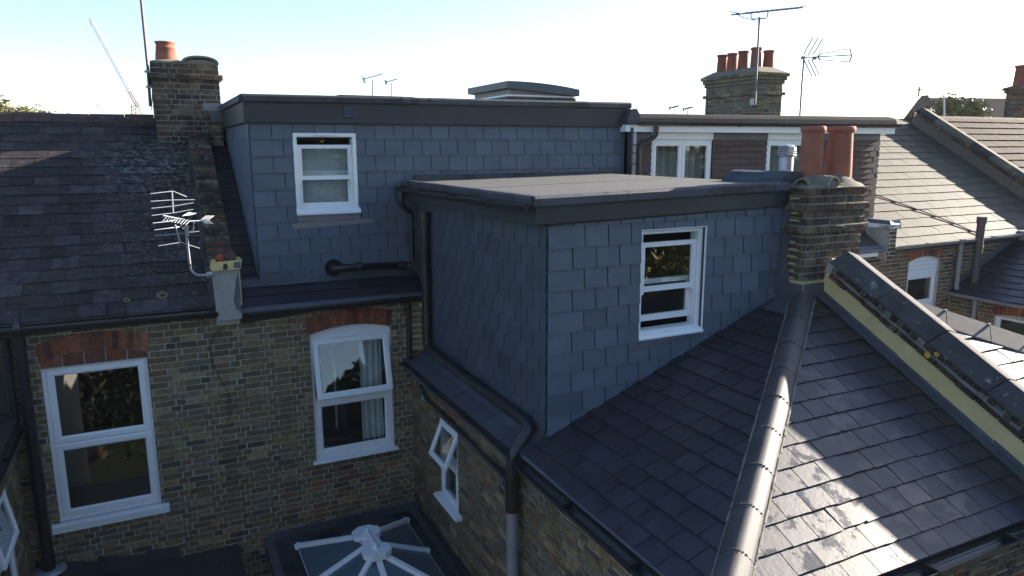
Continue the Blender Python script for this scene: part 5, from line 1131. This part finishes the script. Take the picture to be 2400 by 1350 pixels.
c4 = stack('chimney_stack', 'brown brick chimney with one pot cut off by the right edge', 21.5, 22.4, 4.6, 5.4, 8.2, 9.66, [(9.5, .05), (9.58, .09)], 'fl', 190, PAL_RED + PAL_MIX, bud=70)
MB().hexa([(21.4, 4.5, 9.66), (22.5, 4.5, 9.66), (22.5, 5.5, 9.66), (21.4, 5.5, 9.66), (21.7, 4.8, 9.78), (22.2, 4.8, 9.78), (22.2, 5.2, 9.78), (21.7, 5.2, 9.78)]).build('flaunching', FLAU, c4)
pot(c4, 21.68, 5.12, 9.72, .62, .2, .17, .03, 20, (.8, .7, .7))
ap = thing('aerial_pole', 'thin white pole standing against the round tree at the right', 'mast', far(2213, 290, 40)); MB().tube([far(2213, 290, 40), far(2212, 222, 40)], .05, 6).build('pole', STEEL, ap)

# ------------------------------------------------------------------ distance: church, trees, crane, aerials
ch = thing('church', 'distant church with long plain roof and a cross on its gable', 'church', (95, 52, 0))
p0, p1 = far(2158, 229, 90), far(2480, 231, 96); d = (p1 - p0).normalized(); sd_ = V((-d.y, d.x, 0)).normalized()
MB().prism([p0, p0 - sd_ * 8 - V((0, 0, 9)), p0 + sd_ * 8 - V((0, 0, 9))], p1 - p0).build('roof', CHURCH, ch)
g0 = p0 - d * .3
MB().prism([g0 - V((0, 0, .1)), g0 - sd_ * 8 - V((0, 0, 9.1)), g0 - sd_ * 8 - V((0, 0, 14)), g0 + sd_ * 8 - V((0, 0, 14)), g0 + sd_ * 8 - V((0, 0, 9.1))], d * .25).build('gable_wall', CHURCH, ch)
e0, e1 = far(2128, 250, 89), far(2160, 222, 90)
MB().prism([e1 + V((0, 0, -.1)), e1 + d * 1.2 - V((0, 0, 1.9)), e1 - d * 1.5 - V((0, 0, 1.9))], -sd_ * 1.0).build('gable_peak', CHURCH, ch)
cr = far(2153, 222, 89.4)
m = MB(); m.box(cr.x - .07, cr.x + .07, cr.y - .07, cr.y + .07, cr.z - .2, cr.z + .95); m.tube([cr + V((0, 0, .6)) - d * .3, cr + V((0, 0, .6)) + d * .3], .08, 6); m.build('cross', CONC, ch)
def tree(name, label, base, h, rx, rz, n, leaf, seed, mat=None, group=None, clumps=26, trunk=.18):
    rnd = random.Random(seed); base = V(base); t = thing(name, label, 'tree', base, group); top = base + V((0, 0, h - rz))
    m = MB(); m.tube([base, base.lerp(top, .5) + V((rnd.uniform(-.2, .2), .1, 0)), top], [trunk, trunk * .8, trunk * .4], 8)
    cl = []
    for k in range(clumps):
        while True:
            q = V((rnd.uniform(-1, 1), rnd.uniform(-1, 1), rnd.uniform(-1, 1)))
            if .15 < q.length < 1: break
        q = q.normalized() * (q.length ** .5); c = top + V((q.x * rx * .8, q.y * rx * .8, q.z * rz * .8)); cl.append((c, rnd.uniform(.22, .4) * rx, rnd.uniform(.6, 1.35)))
        if k < 9: m.tube([base.lerp(top, rnd.uniform(.6, 1)), c], [trunk * .35, trunk * .1], 5)
    m.build('trunk', TREEB, t)
    cm = MB()
    for i in range(n):
        c, r, b = cl[rnd.randrange(clumps)]; q = V((rnd.gauss(0, .42), rnd.gauss(0, .42), rnd.gauss(0, .4))) * r + c
        a = V((rnd.gauss(0, 1), rnd.gauss(0, 1), rnd.gauss(0, .6))).normalized(); bb = a.cross(V((rnd.gauss(0, 1), rnd.gauss(0, 1), rnd.gauss(0, 1)))).normalized(); s = leaf * rnd.uniform(.6, 1.3)
        w = rnd.uniform(.8, 1.2) * b; cm.add([q - a * s, q + bb * s * .5, q + a * s, q - bb * s * .5], [(0, 1, 2, 3)], (w * rnd.uniform(.9, 1.3), w, w * rnd.uniform(.7, 1.0)))
    cm.build('crown', mat or LEAF, t); return t
b = far(2240, 285, 50); tree('tree', 'round dense yellow-green tree in front of the church roof', (b.x, b.y, 0), 11.25, 2.05, 2.0, 16000, .15, 1, clumps=90)
b = far(25, 262, 62); tree('tree', 'leafy green tree top at the far left above the old ridge', (b.x, b.y, 0), 12.1, 2.2, 2.4, 4000, .2, 2, clumps=50)
b = far(-25, 262, 62); tree('tree', 'taller green tree cut off by the left edge above the old ridge', (b.x, b.y, 0), 12.4, 2.2, 2.6, 4000, .2, 3, clumps=50)
b = far(82, 262, 85); tree('tree', 'low yellowish tree top beside the green one above the old ridge', (b.x, b.y, 0), 12.5, 2.6, 2.0, 3000, .22, 4, clumps=50)
b = far(165, 264, 100); tree('tree', 'tiny distant tree top peeping over the middle of the old ridge', (b.x, b.y, 0), 12.8, 1.4, 1.6, 900, .25, 5)
b = tree('shrub', 'unseen dark shrub added behind the left house to darken its window reflection', (-4.7, -11.5, 0), 4.0, 2.4, 1.9, 9000, .08, 31, mat=LEAFD, clumps=70)  # both shrubs are out of view, added so the left window mirrors dark green
b = tree('shrub', 'second unseen shrub added at the end of the left yard for that window reflection', (-3.2, -14.5, 0), 4.6, 2.4, 2.2, 9000, .08, 32, mat=LEAFD, clumps=70)
for k, (x, y, h) in enumerate(((9.5, -15, 7.2), (12.5, -17.5, 8.0), (6, -19, 6.4), (-7, -21, 8), (1, -24, 7))): tree('tree', ['garden tree with yellow-green leaves reflected in the open sash', 'taller garden tree behind the yellow-green one, seen only in reflection', 'low garden tree by the back fence', 'garden tree behind the left-hand wing', 'garden tree at the end of the middle garden'][k], (x, y, 0), h, 2.6, 2.8, 2600, .17, 20 + k)
rnd = random.Random(77); cm = MB()
for i in range(26000):
    x = rnd.uniform(-45, 65); hh = 8.2 + 1.6 * math.sin(x * .35) + 1.1 * math.sin(x * .9 + 1) ; q = V((x, rnd.uniform(-34, -27), hh * math.sqrt(rnd.random())))
    a = V((rnd.gauss(0, 1), rnd.gauss(0, 1), rnd.gauss(0, .6))).normalized(); bb = a.cross(V((rnd.gauss(0, 1), rnd.gauss(0, 1), rnd.gauss(0, 1)))).normalized(); s = rnd.uniform(.25, .55)
    w = rnd.uniform(.6, 1.5); cm.add([q - a * s, q + bb * s * .5, q + a * s, q - bb * s * .5], [(0, 1, 2, 3)], (w, w, w))
cm.build('sky_block_treeline', LEAFD, None, kind='stuff')  # unseen leaf mass, added to keep bright low sky out of the window reflections
ck = thing('tower_crane', 'distant white luffing tower crane with red base over the old ridge', 'crane', far(330, 275, 300))
def lattice(p, q, w, nb, mat, name, r=.2):
    d = (q - p).normalized(); s = d.cross(V((0, 1, 0))).normalized(); o = d.cross(s); m = MB(); cs = [(-1, -1), (1, -1), (1, 1), (-1, 1)]
    for a, b in cs: m.tube([p + s * a * w + o * b * w, q + s * a * w + o * b * w], r, 5)
    for k in range(nb):
        for i in range(4):
            a, b = cs[i], cs[(i + 1) % 4]; t0, t1 = k / nb, (k + 1) / nb
            m.tube([p.lerp(q, t0) + s * a[0] * w + o * a[1] * w, p.lerp(q, t1) + s * b[0] * w + o * b[1] * w], r * .6, 4, caps=False)
    return m.build(name, mat, ck)
lattice(far(303, 215, 300), far(212, 48, 300), .5, 26, CRANE_W, 'boom'); lattice(far(322, 250, 300), far(303, 215, 300), .55, 6, CRANE_R, 'boom_foot', .2)
lattice(far(335, 268, 300), far(320, 240, 300), .6, 4, CRANE_W, 'counter_boom'); lattice(far(313, 300, 300), far(313, 246, 300), .9, 6, CRANE_R, 'tower_top', .22)
m = MB(); m.tube([far(208, 47, 300), far(217, 46, 300)], .3, 6); m.build('boom_head', CRANE_W, ck)
m = MB(); m.tube([far(210, 48, 300), far(229, 262, 300)], .045, 5); m.tube([far(228, 246, 300), far(229, 250, 300)], .3, 6); m.build('hoist_rope', AERIAL, ck)
for k, (u, v, w, vb, dd, lb) in enumerate(((873, 186, 1.0, 235, 26, 'larger distant aerial over the flat black roof light'), (917, 193, .62, 235, 26, 'smaller distant aerial right of the larger one over the dormer roof'), (1580, 254, .5, 275, 60, 'tiny distant aerial left of the five-pot chimney'), (1612, 257, .5, 275, 60, 'second tiny distant aerial close to the five-pot chimney'))):
    s = dd / 26; ar = aerial_root(lb, far(u, vb, dd)); T = lambda du, dv: far(u + du * w, v + dv * w, dd); r0 = .017 * s
    MB().tube([far(u, vb, dd), T(0, 2)], r0 * 1.3, 6).build('mast', AERIAL, ar)
    MB().tube([T(-22, 0), T(24, -13)], r0, 6).build('boom', AERIAL, ar)
    m = MB()
    for j in range(10): c = T(-16 + 4 * j, -1.6 - 1.15 * j); m.tube([c - V((.02, .12, .02)) * s, c + V((.02, .12, .02)) * s], r0 * .6, 4)
    m.build('directors', AERIAL, ar)
    for j in range(3): MB().tube([T(-26 + 3 * j, -8), T(-20 + 2 * j, 9)], r0 * .8, 5).build('reflector_bar', AERIAL, ar)

# ------------------------------------------------------------------ thin autumn haze
hz_m = bpy.data.materials.new("haze_air"); hz_m.use_nodes = True; hn = hz_m.node_tree; hn.nodes.remove(hn.nodes["Principled BSDF"])
pv = hn.nodes.new("ShaderNodeVolumePrincipled"); pv.inputs["Color"].default_value = (0.92, 0.95, 1.0, 1); pv.inputs["Density"].default_value = 0.0003
hn.links.new(pv.outputs[0], hn.nodes["Material Output"].inputs["Volume"])
hb = MB().box(-905, 905, -705, 905, -1.0, 64.0).build('haze', hz_m, None, kind='stuff')
